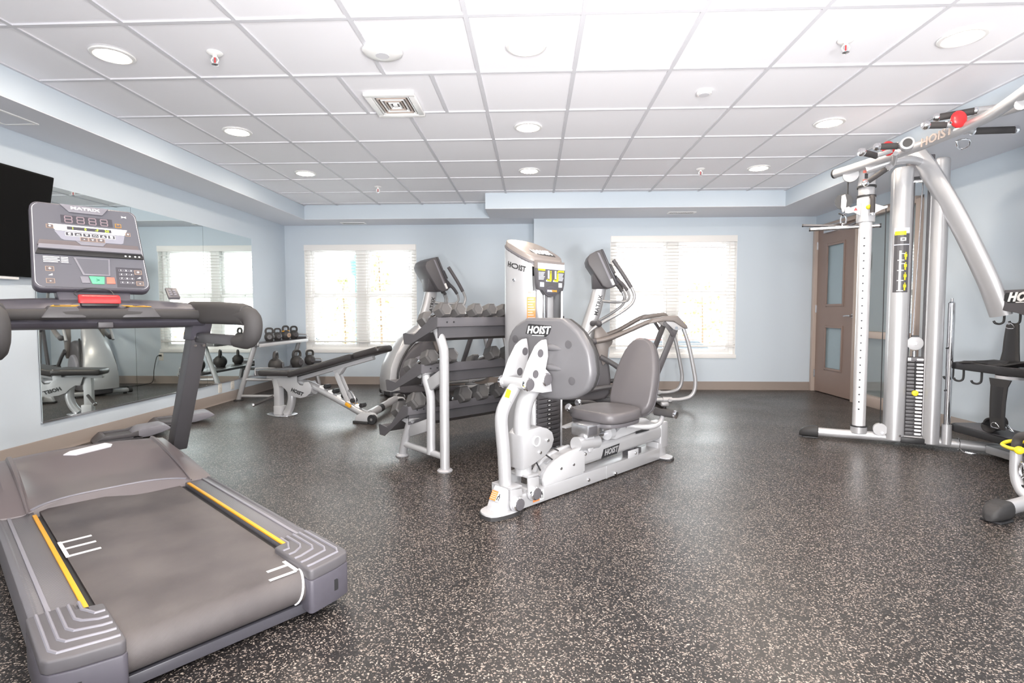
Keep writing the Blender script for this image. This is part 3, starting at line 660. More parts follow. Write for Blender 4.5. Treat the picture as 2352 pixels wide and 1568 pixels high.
# console: tilted panel, u sideways (+ to viewer's right), v up the panel
cb, ct = Vector((1.60, 0, 1.165)), Vector((1.775, 0, 1.60))
CU = Vector((0, -1, 0)); CV = (ct-cb).normalized(); CN = CU.cross(CV); CH_ = (ct-cb).length
if CN.x > 0: CN = -CN
def cp_(u, v, o=0): return cb+CU*u+CV*v+CN*o
def cpoly(mb, pts, o0, o1): return mb.loft([[cp_(u, v, o0) for u, v in pts], [cp_(u, v, o1) for u, v in pts]])
hull = rrect(-.235, 0, .235, CH_, .035); hull = [(u*(1-.08*v/CH_), v) for u, v in hull]
cn = cpoly(MB(), hull, -.055, 0).build('console', 'plastic_blue_grey', tm, bev=.012, seg=3)
k_ = [(u*.955, .012+v*.95) for u, v in hull]
cpoly(MB(), [(u*1.012, v) for u, v in k_], -.001, .0012).build('console_rim', 'grid_white', cn)
cpoly(MB(), k_, .0, .002).build('face_plate', 'panel_grey', cn)
V = lambda f: (f if f > .375 else .375-(.375-f)*1.5)*CH_
cpoly(MB(), [(-.105, V(.985)), (-.07, V(.895)), (.065, V(.895)), (.095, V(.985))], .0015, .010).build('badge_shelf', 'panel_light', cn, bev=.002)
text('MATRIX', .021, cp_(-.004, V(.945), .0105), CU, CV, 'white', cn, bold=.0005, width=1.5, ex=.0005)
# unlit seven segment clock
sg7 = MB()
def seg7(mb, u, v, w_, h, th):
    for a, b, c_, d_ in ((0, h, w_, th), (0, h/2, w_, th), (0, 0, w_, th)): mb_ = cpoly(mb, [(u-c_/2, v+b-d_/2), (u+c_/2, v+b-d_/2), (u+c_/2, v+b+d_/2), (u-c_/2, v+b+d_/2)], .002, .003)
    for a in (-w_/2, w_/2):
        for b in (h*.06, h*.56): cpoly(mb, [(u+a-th/2, v+b), (u+a+th/2, v+b), (u+a+th/2, v+b+h*.38), (u+a-th/2, v+b+h*.38)], .002, .003)
for i in range(4): seg7(sg7, -.075+i*.048, V(.775), .028, .075*CH_, .0045)
sg7.build('clock_digit', 'led_dim', cn, smooth=False)
cpoly(MB(), [(-.105, V(.765)), (.105, V(.765)), (.105, V(.862)), (-.105, V(.862))], .0018, .0022).build('clock_window', 'panel_dark', cn, smooth=False)
cpoly(MB(), [(-.155, V(.745)), (-.13, V(.672)), (.150, V(.672)), (.165, V(.745))], .0018, .003).build('display_band', 'white', cn, smooth=False)
cpoly(MB(), [(-.085, V(.69)), (.095, V(.69)), (.095, V(.727)), (-.085, V(.727))], .003, .0036).build('display_window', 'panel_dark', cn, smooth=False)
for u, s_ in ((-.062, '1'), (-.012, '0'), (.034, '-F'), (.076, '30')): text(s_, .018, cp_(u, V(.706), .0037), CU, CV, 'led_green', cn, name='display_character', ex=.0003, bold=.0006)
cpoly(MB(), [(-.135, V(.668)), (.150, V(.668)), (.140, V(.575)), (.13, V(.565)), (-.10, V(.565)), (-.112, V(.578))], .0018, .0026).build('key_bezel', 'key_field', cn, smooth=False)
def key(u, v, w_, h, m, rim='white', sym=None, sm='white'):
    cpoly(MB(), [(u-w_/2, v-h/2), (u+w_/2, v-h/2), (u+w_/2, v+h/2), (u-w_/2, v+h/2)], .002, .0036).build('key_rim', rim, cn, smooth=False)
    b = cpoly(MB(), [(u-w_/2+.002, v-h/2+.002), (u+w_/2-.002, v-h/2+.002), (u+w_/2-.002, v+h/2-.002), (u-w_/2+.002, v+h/2-.002)], .003, .0046).build('key', m, cn, smooth=False)
    if sym: text(sym, h*.8, cp_(u, v, .0048), CU, CV, sm, cn, name='key_symbol', ex=.0003, bold=.0008)
icons = ([circ(0, 0, .0062, n=14)], [[(-.009, -.005), (-.003, .004), (.001, -.001), (.004, .003), (.009, -.005)]], [[(0, -.006), (.007, .002), (.003, .006), (0, .003), (-.003, .006), (-.007, .002)]],
         [[(-.010, -.003), (-.005, .004), (0, -.001), (.005, .004), (.010, -.003), (.010, -.0055), (.005, .001), (0, -.004), (-.005, .001), (-.010, -.0055)]], [[(-.008, -.005), (0, .006), (.008, -.005)]], [[(-.006, -.006), (.006, -.006), (.006, .006), (-.006, .006)]])
for i in range(6):
    key(-.078+i*.034, V(.638), .032, .021, 'panel_dark', 'white')
    for pg in icons[i]: cpoly(MB(), [(-.078+i*.034+a, V(.638)+b) for a, b in pg], .0046, .0052).build('key_symbol', 'white', cn, smooth=False)
for i in range(3): key(-.022+i*.034, V(.588), .032, .021, 'taupe_hood', 'pink_bronze', '-v+'[i])
key(.128, V(.79), .026, .022, 'taupe_hood', 'yellow', '*', 'yellow'); key(-.150, V(.712), .028, .020, 'taupe_hood', 'pink_bronze', '+'); key(.166, V(.690), .022, .020, 'taupe_hood', 'pink_bronze', '+')
text('><', .018, cp_(.158, V(.905), .003), CU, CV, 'white', cn, name='heart_mark', bold=.001, ex=.0004)
# folded reading ledge
cpoly(MB(), [(-.205, V(.485)), (.205, V(.485)), (.200, V(.545)), (-.195, V(.545))], .0, .012).build('ledge_back', 'taupe_hood', cn, bev=.002)
cpoly(MB(), [(-.205, V(.44)), (.212, V(.44)), (.208, V(.49)), (-.20, V(.49))], .0, .020).build('ledge_lip', 'panel_light', cn, bev=.003)
cpoly(MB(), [(-.215, V(.385)), (.220, V(.385)), (.216, V(.44)), (-.205, V(.44))], .0, .010).build('ledge_slot', 'ink', cn, bev=.002)
cpoly(MB(), [(-.06, V(.55)), (-.04, V(.505)), (.05, V(.505)), (.065, V(.55))], .004, .016).build('ledge_tab', 'panel_light', cn, bev=.002)
for i, u in enumerate((.140, .158, .182, .200)): cpoly(MB(), circ(u, V(.41), .0045, n=10), .010, .011).build('indicator', 'white', cn, smooth=False)
# lower control field
cpoly(MB(), [(-.19, V(.315)), (-.085, V(.315)), (-.085, V(.375)), (-.195, V(.375))], .0018, .003).build('safety_text_plate', 'panel_grey', cn, smooth=False)
for i in range(4): cpoly(MB(), [(-.188, V(.325+i*.012)), (-.135+.008*(i % 2), V(.325+i*.012)), (-.135+.008*(i % 2), V(.331+i*.012)), (-.188, V(.331+i*.012))], .003, .0034).cyl(cp_(-.125, V(.33), .0031), cp_(-.125, V(.33), .0033), .001, n=6).build('printed_line', 'white', cn, smooth=False)
for i in range(4): cpoly(MB(), [(-.122, V(.325+i*.012)), (-.095, V(.325+i*.012)), (-.095, V(.331+i*.012)), (-.122, V(.331+i*.012))], .003, .0034).build('printed_line', 'white', cn, smooth=False)
cpoly(MB(), [(-.075, V(.37)), (-.045, V(.235)), (.065, V(.235)), (.072, V(.37))], .0018, .006).build('center_bezel', 'panel_light', cn, bev=.002)
cpoly(MB(), [(-.065, V(.362)), (-.038, V(.245)), (.058, V(.245)), (.064, V(.362))], .005, .0068).build('center_plate', 'panel_grey', cn, smooth=False)
cpoly(MB(), [(-.052, V(.175)), (-.020, V(.175)), (-.026, V(.225)), (-.058, V(.225))], .002, .006).build('key', 'panel_light', cn, bev=.001)
cpoly(MB(), [(-.012, V(.17)), (.036, V(.17)), (.040, V(.228)), (-.022, V(.228))], .002, .006).build('go_key', 'green_key', cn, bev=.001)
text('>', .026, cp_(.012, V(.198), .0062), CU, CV, 'lamp_green', cn, name='key_symbol', bold=.001, ex=.0003)
cpoly(MB(), [(.046, V(.175)), (.082, V(.175)), (.080, V(.225)), (.048, V(.225))], .002, .006).build('stop_button', 'red_key', cn, bev=.001)
cpoly(MB(), [(.088, V(.15)), (.205, V(.15)), (.205, V(.31)), (.092, V(.31))], .0018, .003).build('keypad_plate', 'panel_dark', cn, smooth=False)
for i in range(3):
    for j in range(4): key(.112+i*.022, V(.285-j*.032), .019, .0115, 'panel_dark', 'panel_light', ['1', '2', '3', '4', '5', '6', '7', '8', '9', '<', '0', 'v'][j*3+i])
for s, nmx in ((-1, -.168), (1, .186)):
    key(nmx, V(.275), .032, .024, 'taupe_hood', 'pink_bronze', '+'); key(nmx+s*.002, V(.185), .032, .024, 'taupe_hood', 'pink_bronze', '-')
    cpoly(MB(), [(nmx-.008, V(.225)), (nmx+.008, V(.225)), (nmx+.008, V(.24))], .003, .0036).build('incline_mark', 'white', cn, smooth=False)
rc = MB().obox((1.60, -.34, 1.13), (1.68, -.345, 1.185), .055, .016).build('handset', 'plastic_grey', tm, bev=.003)
for i in range(3):
    for j in range(2): MB().box((1.615+i*.016, -.33-j*.02, 1.153+i*.011), (.010, .012, .004), -.6, 'Y').build('handset_key', 'panel_light', rc, smooth=False)

# ------------------------------------------------------------------ leg press
lp_ = thing('leg_press', 'silver seated leg press with round grey foot plate and weight tower, mid room', 'leg press', (-.18, 2.745, 0), 46.5)
def caps(mb, x, y0, y1, z, r): mb.lathe([(0, 0), (r, 0), (r, .012), (r*.8, .018), (0, .018)], (x, y0, z), (0, -1, 0), 20)
bm0 = MB().box((.82, 0, .048), (1.40, .11, .082)).build('base_beam', 'silver', lp_, bev=.006)
MB().box((.88, -.0555, .048), (.006, .003, .084)).build('weld_seam', 'silver_grey', bm0, smooth=False)
for x, z in [(0.691,0.041),(0.972,0.021)]: MB().lathe([(0, 0), (.012, 0), (.012, .003), (.009, .008), (0, .008)], (x, -.055, z), (0, -1, 0), 12).build('bolt', 'chrome', bm0)
# front foot
MB().prism(soft([(-.10, -.05), (-.09, .05), (0, .085), (.09, .07), (.09, -.07), (0, -.085)]), 'xy', .0, .018).build('foot_pad', 'rubber', lp_)
MB().prism(soft([(-.095, -.048), (-.085, .048), (0, .08), (.085, .066), (.085, -.066), (0, -.08)]), 'xy', .016, .026).build('foot_plate', 'light_plate', lp_)
gp = MB().prism([(-.045, .02), (.055, .02), (.055, .10), (.04, .145), (.02, .145), (-.03, .06)], 'xz', -.05, .05).build('front_gusset', 'light_plate', lp_, bev=.008)
def sticker(parent, o, r, u, w_, h):
    o, r, u = Vector(o), Vector(r).normalized(), Vector(u).normalized(); n = r.cross(u)
    def q(m, a0, b0, a1, b1, lift, nm):
        mb = MB(); quad(mb, [o+r*a+u*b+n*lift for a, b in ((a0, b0), (a1, b0), (a1, b1), (a0, b1))], th=.0005); return mb.build(nm, m, parent, smooth=False)
    q('orange', -w_/2, -h/2, w_*.12, h/2, .001, 'warning_sticker'); q('white', w_*.12, -h/2, w_/2, h/2, .001, 'warning_sticker')
    mb = MB()
    for a, b, c_, d_ in ((.18, -.35, .26, .05), (.22, 0, .42, .1), (.28, .1, .36, .32), (.36, -.4, .42, .02)): quad(mb, [o+r*w_*x+u*h*y+n*.0022 for x, y in ((a, b), (c_, b), (c_, d_), (a, d_))], th=.0004)
    mb.build('pinch_pictogram', 'ink', parent, smooth=False)
    mb = MB()
    for k in range(4): quad(mb, [o+r*a+u*h*(-.32+.2*k+b)+n*.0022 for a, b in ((-w_*.44, 0), (w_*.05, 0), (w_*.05, .05), (-w_*.44, .05))], th=.0004)
    mb.build('printed_line', 'brick_pale', parent, smooth=False)
sticker(gp, (-.0175, 0, .099), (0, -1, 0), (.5, 0, .85), .075, .05)
sticker(bm0, (.245, -.0565, .052), (1, 0, 0), (0, 0, 1), .085, .055)
# pivot clevises and the two link arms
def clevis(x, z, zt, tilt):
    mb = MB()
    for s in (-1, 1):
        pl = [(x-.042, zt-.01), (x-.04+tilt, z+.01)]+[(x+.042*math.cos(a), z+.042*math.sin(a)) for a in [PI+PI*i/8 for i in range(9)]]+[(x+.045+tilt, z+.03), (x+.042, zt-.02)]
        mb.prism(pl, 'xz', s*.062, s*.074)
    mb.box((x, 0, zt-.008), (.084, .148, .014)); return mb
for nm, x, z, zt in (('front', .060, .060, .150), ('rear', .190, .085, .185)):
    c = clevis(x, z, zt, 0).build('clevis', 'silver', lp_, bev=.004)
    MB().cyl((x, -.082, z), (x, .082, z), .030).build('pivot_tube', 'silver', c)
    MB().lathe([(0, 0), (.034, 0), (.036, .004), (.036, .020), (.031, .026), (0, .026)], (x, -.072, z), (0, -1, 0), 24).build('chrome_collar', 'chrome', c)
    MB().lathe([(0, 0), (.031, 0), (.030, .008), (0, .010)], (x, -.096, z), (0, -1, 0), 24).build('pivot_cap', 'plastic_grey', c)
fa = MB().tube([(.050, .0, .145), (.040, 0, .30), (.022, 0, .47), (.030, 0, .535), (.060, 0, .585), (.118, 0, .655)], .034, 16, smooth=4).build('front_link_arm', 'silver', lp_)
ra = MB().tube([(.185, 0, .175), (.178, 0, .32), (.175, 0, .46), (.195, 0, .555), (.245, 0, .625), (.300, 0, .665)], .047, 18, smooth=4).build('rear_link_arm', 'silver', lp_)
mb = MB(); quad(mb, [(0.018,-0.03,0.618),(0.049,-0.03,0.608),(0.065,-0.03,0.645),(0.036,-0.03,0.659)], th=.0012); mb.build('yellow_label', 'lemon', fa, smooth=False)
text('!', .016, (.058, -.0325, .585), (1, 0, .6), (-.6, 0, 1), 'ink', fa, name='label_mark')
# sleeve plate on the rear arm
sl = [(.128, .215), (.128, .40), (.16, .425)]+[(0.258,0.432),(0.322,0.41),(0.358,0.385),(0.373,0.343),(0.355,0.302),(0.301,0.263),(0.231,0.24)]
o = MB().prism(sl, 'xz', -.058, .058).build('sleeve_plate', 'silver', lp_, bev=.004)
(hx_, hz_), = [(0.227,0.357)]
MB().lathe([(.022, -.02), (.022, .006), (.030, .006), (.031, 0), (.030, -.004)], (hx_, -.058, hz_), (0, -1, 0), 24).build('hole_rim', 'light_plate', o)
MB().cyl((hx_, -.0585, hz_), (hx_, -.061, hz_), .022).build('through_hole', 'silver_grey', o)
for x, z in [(0.318,0.346),(0.257,0.289)]: MB().lathe([(0, 0), (.011, 0), (.011, .003), (.008, .008), (0, .008)], (x, -.058, z), (0, -1, 0), 12).build('bolt', 'chrome', o)
# plate bracket: two shaped cheeks
near = [(0.284,0.907),(0.295,0.857),(0.298,0.814),(0.279,0.747),(0.315,0.718),(0.331,0.618),(0.253,0.619),(0.139,0.641),(0.095,0.67),(0.105,0.714),(0.145,0.796),(0.2,0.873),(0.229,0.893),(0.253,0.904)]
shf = [(0.127,0.685)] [0][0]-near[8][0]
dz_ = [(0.322,0.908)] [0][1]-near[0][1]
nr = MB().prism(near, 'xz', -.080, -.068).build('bracket_cheek', 'light_plate', lp_, bev=.003)
fr_ = MB().prism(near, 'xz', .068, .080).build('bracket_cheek', 'light_plate', lp_, bev=.003)
for x, z in [(0.235,0.834)]+[(0.197,0.725)]: MB().cyl((x, -.0795, z), (x, -.0812, z), .022, n=24).build('lightening_hole', 'plastic_grey', nr)
for x, z in [(0.269,0.835),(0.227,0.725)]: MB().cyl((x, .0672, z), (x, .0688, z), .022, n=24).build('lightening_hole', 'plastic_grey', fr_)
for x, z in [(0.13,0.677),(0.268,0.691)]:
    c = MB().cyl((x, -.08, z), (x, .10, z), .031).build('pivot_tube', 'silver', lp_)
    MB().lathe([(0, 0), (.034, 0), (.036, .004), (.036, .018), (.031, .024), (0, .024)], (x, -.078, z), (0, -1, 0), 24).build('chrome_collar', 'chrome', c)
    MB().lathe([(0, 0), (.030, 0), (.029, .007), (0, .009)], (x, -.101, z), (0, -1, 0), 24).build('pivot_cap', 'plastic_grey', c)
    MB().lathe([(0, 0), (.036, 0), (.036, .016), (0, .018)], (x, .09, z), (0, 1, 0), 20).build('chrome_collar', 'chrome', c)
# the big rounded foot plate, its back carries the raised badge
out_ = [(0.148,1.013),(0.116,1.021),(-0.107,1.022),(-0.16,1.011),(-0.249,0.95),(-0.313,0.859),(-0.33,0.794),(-0.337,0.727),(-0.315,0.661),(-0.275,0.623),(-0.21,0.592),(-0.116,0.574),(-0.003,0.571),(0.116,0.593),(0.205,0.635),(0.271,0.739),(0.29,0.837),(0.275,0.916),(0.227,0.974)]
fp = MB().pad(soft(out_, 2), 'yz', .340, .405, .022).build('foot_platform', 'pad_plate' if 'pad_plate' in MATS else mat('pad_plate', (.115, .113, .12), .33), lp_, ang=60)
MB().pad(soft([(y*.985-.0, .8+(z-.8)*.985) for y, z in out_], 2), 'yz', .395, .430, .012).build('tread_pad', 'rubber', lp_, ang=60)
mb = MB()
for z in (.86, .75): mb.tube([(.352, .02, z), (.345, -.06, z), (.352, -.16, z-.01)], [.010, .022, .005], 12, smooth=4)
mb.build('moulded_boss', 'pad_plate', fp)
for y, z in [(0.218,0.898),(-0.186,0.881),(-0.211,0.687)]: MB().lathe([(.016, 0), (.021, .001), (.022, .003), (.016, .004)], (.3405, y, z), (-1, 0, 0), 24).cyl((.341, y, z), (.3385, y, z), .017, n=20).build('plate_hole', 'charcoal', fp)
lg0 = [(0.146,0.928),(0.122,0.981),(-0.071,0.974),(-0.036,0.93),(-0.02,0.915),(0.08,0.922)]
(ly, lz), = [(0.032,0.952)]
yv = [p[0] for p in lg0]
MB().prism([(ly+.098, lz-.022), (ly+.080, lz+.030), (ly+.072, lz+.036), (ly-.10, lz+.026), (ly-.082, lz-.018), (ly-.055, lz-.036), (ly+.02, lz-.030), (ly+.06, lz-.022)], 'yz', .3365, .341).build('badge_backing', 'ink', fp, smooth=False)  # dark badge shape behind the raised lettering
text('HOIST', .058, (.3355, ly, lz), (0, -1, 0), (0, 0, 1), 'white', fp, shear=.25, bold=.0016, ex=.0015, width=1.0)
MB().prism([(ly+.045, lz-.031), (ly-.045, lz-.031), (ly-.045, lz-.027), (ly+.045, lz-.027)], 'yz', .3355, .338).build('badge_line', 'white', fp, smooth=False)
# cam sector with cables
cam_ = MB()
cam_.prism([(.30, .088), (.292, .12), (.305, .155), (.335, .187), (.38, .212), (.44, .232), (.52, .246), (.62, .252), (.66, .20), (.66, .10), (.45, .088)], 'xz', -.052, -.035)
cam_.prism([(.30, .088), (.292, .12), (.305, .155), (.335, .187), (.38, .212), (.44, .232), (.52, .246), (.62, .252), (.66, .20), (.66, .10), (.45, .088)], 'xz', .035, .052)
cam_.prism([(.32, .088), (.312, .12), (.322, .150), (.35, .178), (.39, .200), (.45, .220), (.52, .232), (.62, .238), (.62, .10)], 'xz', -.04, .04)
cm = cam_.build('cable_cam', 'light_plate', lp_, bev=.002)
for (a, b), (c_, d_) in (((.303, .135), (.335, .178)), ((.36, .198), (.40, .214))):
    MB().obox((a+.004, -.0, b), (c_+.004, 0, d_), .022, .012, (-.6, 0, .8)).build('cam_slot', 'silver_grey', cm, smooth=False)
for p in (((.30, -.03, .28), (.40, -.02, .215)), ((.34, .02, .32), (.50, .02, .24)), ((.268, -.0, .25), (.325, 0, .16))): MB().cyl(p[0], p[1], .0045, n=8).build('cable', 'black', lp_)
MB().cyl((.258, 0, .262), (.275, 0, .242), .009, n=10).build('cable_end', 'chrome', lp_)
MB().box((.50, 0, .115), (.32, .09, .075)).build('cam_web', 'light_plate', lp_, bev=.004)
for x, z in [(0.397,0.107),(0.492,0.122),(0.609,0.125)]: MB().lathe([(.013, 0), (.022, 0), (.022, .002), (.0, .002)], (x, -.046, z), (0, -1, 0), 20).cyl((x, -.048, z), (x, -.0485, z), .018).build('lightening_hole', 'plastic_grey', cm)
# main seat rail tube
rl = MB().obox((.46, 0, .178), (1.60, 0, .196), .098, .105).build('seat_rail', 'silver', lp_, bev=.03, seg=4)
for x, z in [(0.44,0.162),(0.553,0.162),(0.664,0.203)]: MB().lathe([(0, 0), (.011, 0), (.011, .003), (.008, .008), (0, .008)], (x, -.049, z), (0, -1, 0), 12).build('bolt', 'chrome', rl)
(lx, lz), = [(0.923,0.172)]
MB().prism([(lx-.095, lz-.030), (lx-.072, lz+.026), (lx+.10, lz+.034), (lx+.072, lz-.026)], 'xz', -.0515, -.048).build('badge_backing', 'ink', rl, smooth=False)  # dark badge behind the rail lettering
text('HOIST', .05, (lx+.004, -.0525, lz+.002), (1, 0, .02), (0, 0, 1), 'silver', rl, shear=.3, bold=.0015, ex=.0008, width=.95)
MB().box((1.20, 0, .115), (.04, .07, .09)).box((1.28, 0, .105), (.07, .06, .04)).build('rail_standoff', 'charcoal', lp_, bev=.004)
pb = MB().box((1.18, -.052, .112), (.12, .006, .05)).build('standoff_plate', 'light_plate', lp_, bev=.002)
MB().lathe([(0, 0), (.011, 0), (.011, .003), (.008, .008), (0, .008)], (1.20, -.055, .112), (0, -1, 0), 12).build('bolt', 'chrome', pb)
MB().box((1.585, 0, .17), (.10, .105, .19)).build('rear_post', 'silver', lp_, bev=.012, seg=3)
MB().prism(soft([(1.52, -.11), (1.52, .11), (1.60, .12), (1.64, .06), (1.64, -.06), (1.60, -.12)]), 'xy', 0, .014).build('foot_pad', 'rubber', lp_)
MB().prism(soft([(1.52, -.10), (1.52, .10), (1.60, .11), (1.63, .055), (1.63, -.055), (1.60, -.11)]), 'xy', .012, .022).build('foot_plate', 'light_plate', lp_)
MB().prism([(1.50, .02), (1.615, .02), (1.60, .09), (1.50, .13)], 'xz', -.05, .05).build('rear_gusset', 'silver', lp_, bev=.006)
# front end of the seat carriage: block, tube, plate
MB().box((.705, -.02, .345), (.12, .13, .075)).build('carriage_box', 'steel', lp_, bev=.008)
MB().box((.69, -.088, .345), (.075, .008, .05)).build('carriage_opening', 'charcoal', lp_, bev=.003)
MB().cyl((.60, -.03, .27), (.80, -.03, .255), .043).build('carriage_tube', 'silver', lp_)
(px_, pz_), = [(0.69,0.282)]
MB().prism(soft([(px_-.03, pz_+.065), (px_+.03, pz_+.05), (px_+.05, pz_), (px_+.04, pz_-.06), (px_+.0, pz_-.07), (px_-.01, pz_-.01), (px_-.045, pz_+.03)]), 'xz', -.062, -.052).build('carriage_plate', 'light_plate', lp_, bev=.002)
for z in (pz_+.028, pz_-.032): MB().cyl((px_+.012, -.0615, z), (px_+.012, -.064, z), .007, n=10).build('bolt_hole', 'ink', lp_)
MB().cyl((.80, -.01, .275), (1.02, -.01, .285), .014, n=12).build('slide_rod', 'chrome', lp_)
MB().lathe([(.030, 0), (.045, 0), (.045, .05), (.030, .05)], (.93, -.01, .281), (1, 0, .04), 20).build('slide_bushing', 'light_plate', lp_)
MB().prism([(.93, .25), (1.12, .33), (1.36, .32), (1.48, .262), (1.00, .235)], 'xz', -.04, .055).build('carriage_wedge', 'light_plate', lp_, bev=.004)
MB().box((1.30, -.047, .245), (.16, .006, .016)).build('adjust_slot', 'ink', lp_, smooth=False)
# seat, backrest, hand grips
seat = [(0.668,-0.003),(0.804,0.096),(0.92,0.129),(1.029,0.087),(1.021,-0.056),(0.917,-0.212),(0.814,-0.308)]
sp_ = [(.755, -.12), (.75, .02), (.765, .13), (.81, .185), (.93, .195), (1.05, .18), (1.13, .12), (1.15, .0), (1.13, -.12), (1.06, -.18), (.93, -.195), (.81, -.18)]
MB().pad([(x, y) for x, y in soft(sp_, 3)], 'xy', .375, .445, .026).build('seat_pad', 'pad_vinyl', lp_, ang=60)
MB().prism([(x*.97+.03, y*.94) for x, y in soft(sp_, 2)], 'xy', .352, .376).build('seat_shell', 'plastic_grey', lp_, bev=.004)
MB().box((.98, 0, .335), (.30, .12, .04)).build('seat_mount', 'steel', lp_, bev=.004)
bk = soft([(-.150, .02), (-.165, .10), (-.160, .24), (-.135, .36), (-.095, .455), (-.045, .498), (0, .505), (.045, .498), (.095, .455), (.135, .36), (.160, .24), (.165, .10), (.150, .02), (.09, -.03), (0, -.045), (-.09, -.03)], 2)
bo_ = Vector((1.195, .0, .40)); bv = Vector((.165, 0, .47)).normalized(); bn = Vector((-bv.z, 0, bv.x))
def BP(u, v, o): return bo_+Vector((0, 1, 0))*u+bv*v+bn*o
def slope_pad(pts, a, b, r, n=4):
    mb = MB(); mb.pad(pts, 'xy', a, b, r, n); mb.v = [tuple(BP(x, y, z)) for x, y, z in mb.v]; return mb
slope_pad(bk, -.055, .02, .026).build('back_pad', 'pad_vinyl', lp_, ang=60)
slope_pad([(u*.95, v*.97) for u, v in bk], -.072, -.052, .008).build('back_shell', 'plastic_grey', lp_, ang=60)
MB().tube([BP(0, .30, -.085), BP(0, .02, -.09), (1.24, 0, .32), (1.18, 0, .28)], .032, 12, smooth=4).build('back_post', 'light_plate', lp_)
for s in (-1, 1):
    MB().tube([(1.10, s*.05, .31), (1.20, s*.15, .30), (1.30, s*.17, .31), (1.36, s*.16, .345)], .016, 10, smooth=4).build('grip_arm', 'silver', lp_)
    g_ = MB().cyl((1.37, s*.245, .375), (1.37, s*.10, .375), .026, n=16).build('adjust_roller', 'foam', lp_)
    MB().lathe([(0, 0), (.028, 0), (.028, .012), (.02, .018), (0, .018)], (1.37, s*.245, .375), (0, s, 0), 16).build('roller_end', 'chrome', g_)
for pts, d_ in (([(.97, .13, .29), (.86, .14, .36), (.755, .15, .444)], (-.8, 0, .6)), ([(1.26, .23, .33), (1.20, .25, .385), (1.12, .255, .42), (.98, .25, .44)], (-1, 0, .1))):
    h_ = MB().tube(pts, .019, 12, smooth=4).build('hand_grip', 'foam', lp_)
    MB().lathe([(0, 0), (.022, 0), (.024, .006), (.024, .018), (.018, .024), (0, .024)], pts[-1], d_, 16).build('grip_end', 'chrome', h_)
MB().prism([(.78, .20), (1.25, .20), (1.25, .28), (.95, .28), (.78, .24)], 'xy', .300, .312).build('grip_plate', 'light_plate', lp_, bev=.003)
# ---- weight tower beside the beam
tcx, tcy, ta_, tb_ = .86, .56, .19, .17
def tring(z, f=1.0, n=3, N=40, slope=0):
    r = []
    for i in range(N):
        t = 2*PI*(i+.5)/N; c_, s_ = math.cos(t), math.sin(t)
        x = tcx+ta_*f*abs(c_)**(2/n)*(1 if c_ > 0 else -1); y = tcy+tb_*f*abs(s_)**(2/n)*(1 if s_ > 0 else -1)
        r.append(Vector((x, y, z+slope*(y-.39))))
    return r
# open shroud: wraps sides and back, opening widens upward then the placard closes it
def shroud():
    mb = MB(); N = 48; zs = [.10, .35, .6, .85, 1.10, 1.30, 1.36]
    half = lambda z: .055+.085*min(1, max(0, (z-.1)/1.2))
    outer = []; inner = []
    for z in zs:
        w_ = .115 if z < .3 else .115+.025*(z-.3)
        ro = []; ri = []
        for i in range(N+1):
            t = -PI/2+math.radians(1)+0
            a0 = math.radians(-90)+math.asin(min(.99, w_/ta_))*1.0; a1 = math.radians(270)-math.asin(min(.99, w_/ta_))
            t = a0+(a1-a0)*i/N; c_, s_ = math.cos(t), math.sin(t); n = 3
            sg = lambda q: 1 if q > 0 else -1
            for f, L_ in ((1, ro), (.94, ri)):
                L_.append(Vector((tcx+ta_*f*abs(c_)**(2/n)*sg(c_), tcy+tb_*f*abs(s_)**(2/n)*sg(s_), z+(.5*(tcy+tb_*f*abs(s_)**(2/n)*sg(s_)-.39) if z == zs[-1] else 0))))
        outer.append(ro+ri[::-1])
    return mb.loft(outer)
sh_ = shroud().build('tower_shroud', 'silver', lp_, ang=40)
dome = MB().loft([tring(1.335, .965, slope=.5), tring(1.385, .965, slope=.5), tring(1.402, .94, slope=.5), tring(1.408, .88, slope=.5)]).build('tower_cap', 'taupe_shroud', lp_, ang=50)
MB().loft([tring(1.352, 1.0, slope=.5), tring(1.362, 1.01, slope=.5), tring(1.372, .985, slope=.5)]).build('cap_seam', 'plastic_grey', dome)
def cappt(x, y, o=.001): return Vector((x, y, 1.408+.5*(y-.39)+o))
cu = Vector((1, 0, 0)); cv = Vector((0, 1, .5)).normalized()
mb = MB(); quad(mb, [cappt(x, y) for x, y in ((.765, .495), (.785, .53), (.975, .535), (.985, .50), (.95, .44), (.80, .455))], th=.001); mb.build('badge_backing', 'ink', dome, smooth=False)  # dark badge under the cap lettering
text('HOIST', .105, cappt(.873, .495, .004), cu, cv, 'white', dome, bold=.0022, ex=.002, shear=.05, width=.60)
# side logo follows the curved shroud
lt = text('HOIST', .050, (0, 0, 0), (1, 0, 0), (0, 1, 0), 'ink', sh_, name='side_lettering', bold=.0015, ex=.001, shear=.2)
for v in lt.data.vertices:
    t = math.radians(184)+v.co.x*4.4; c_, s_ = math.cos(t), math.sin(t); n = 3; q = 1.006+v.co.z*4
    x = tcx+ta_*q*abs(c_)**(2/n)*(1 if c_ > 0 else -1); y = tcy+tb_*q*abs(s_)**(2/n)*(1 if s_ > 0 else -1)
    v.co = (x, y, 1.345+v.co.y+.0+.30*(y-.5))
mb = MB(); mb.lathe([(0, 0), (.012, 0), (.010, .006), (0, .007)], (.668, .56, 1.27), (-1, -.15, 0), 14); mb.build('bolt', 'chrome', sh_)
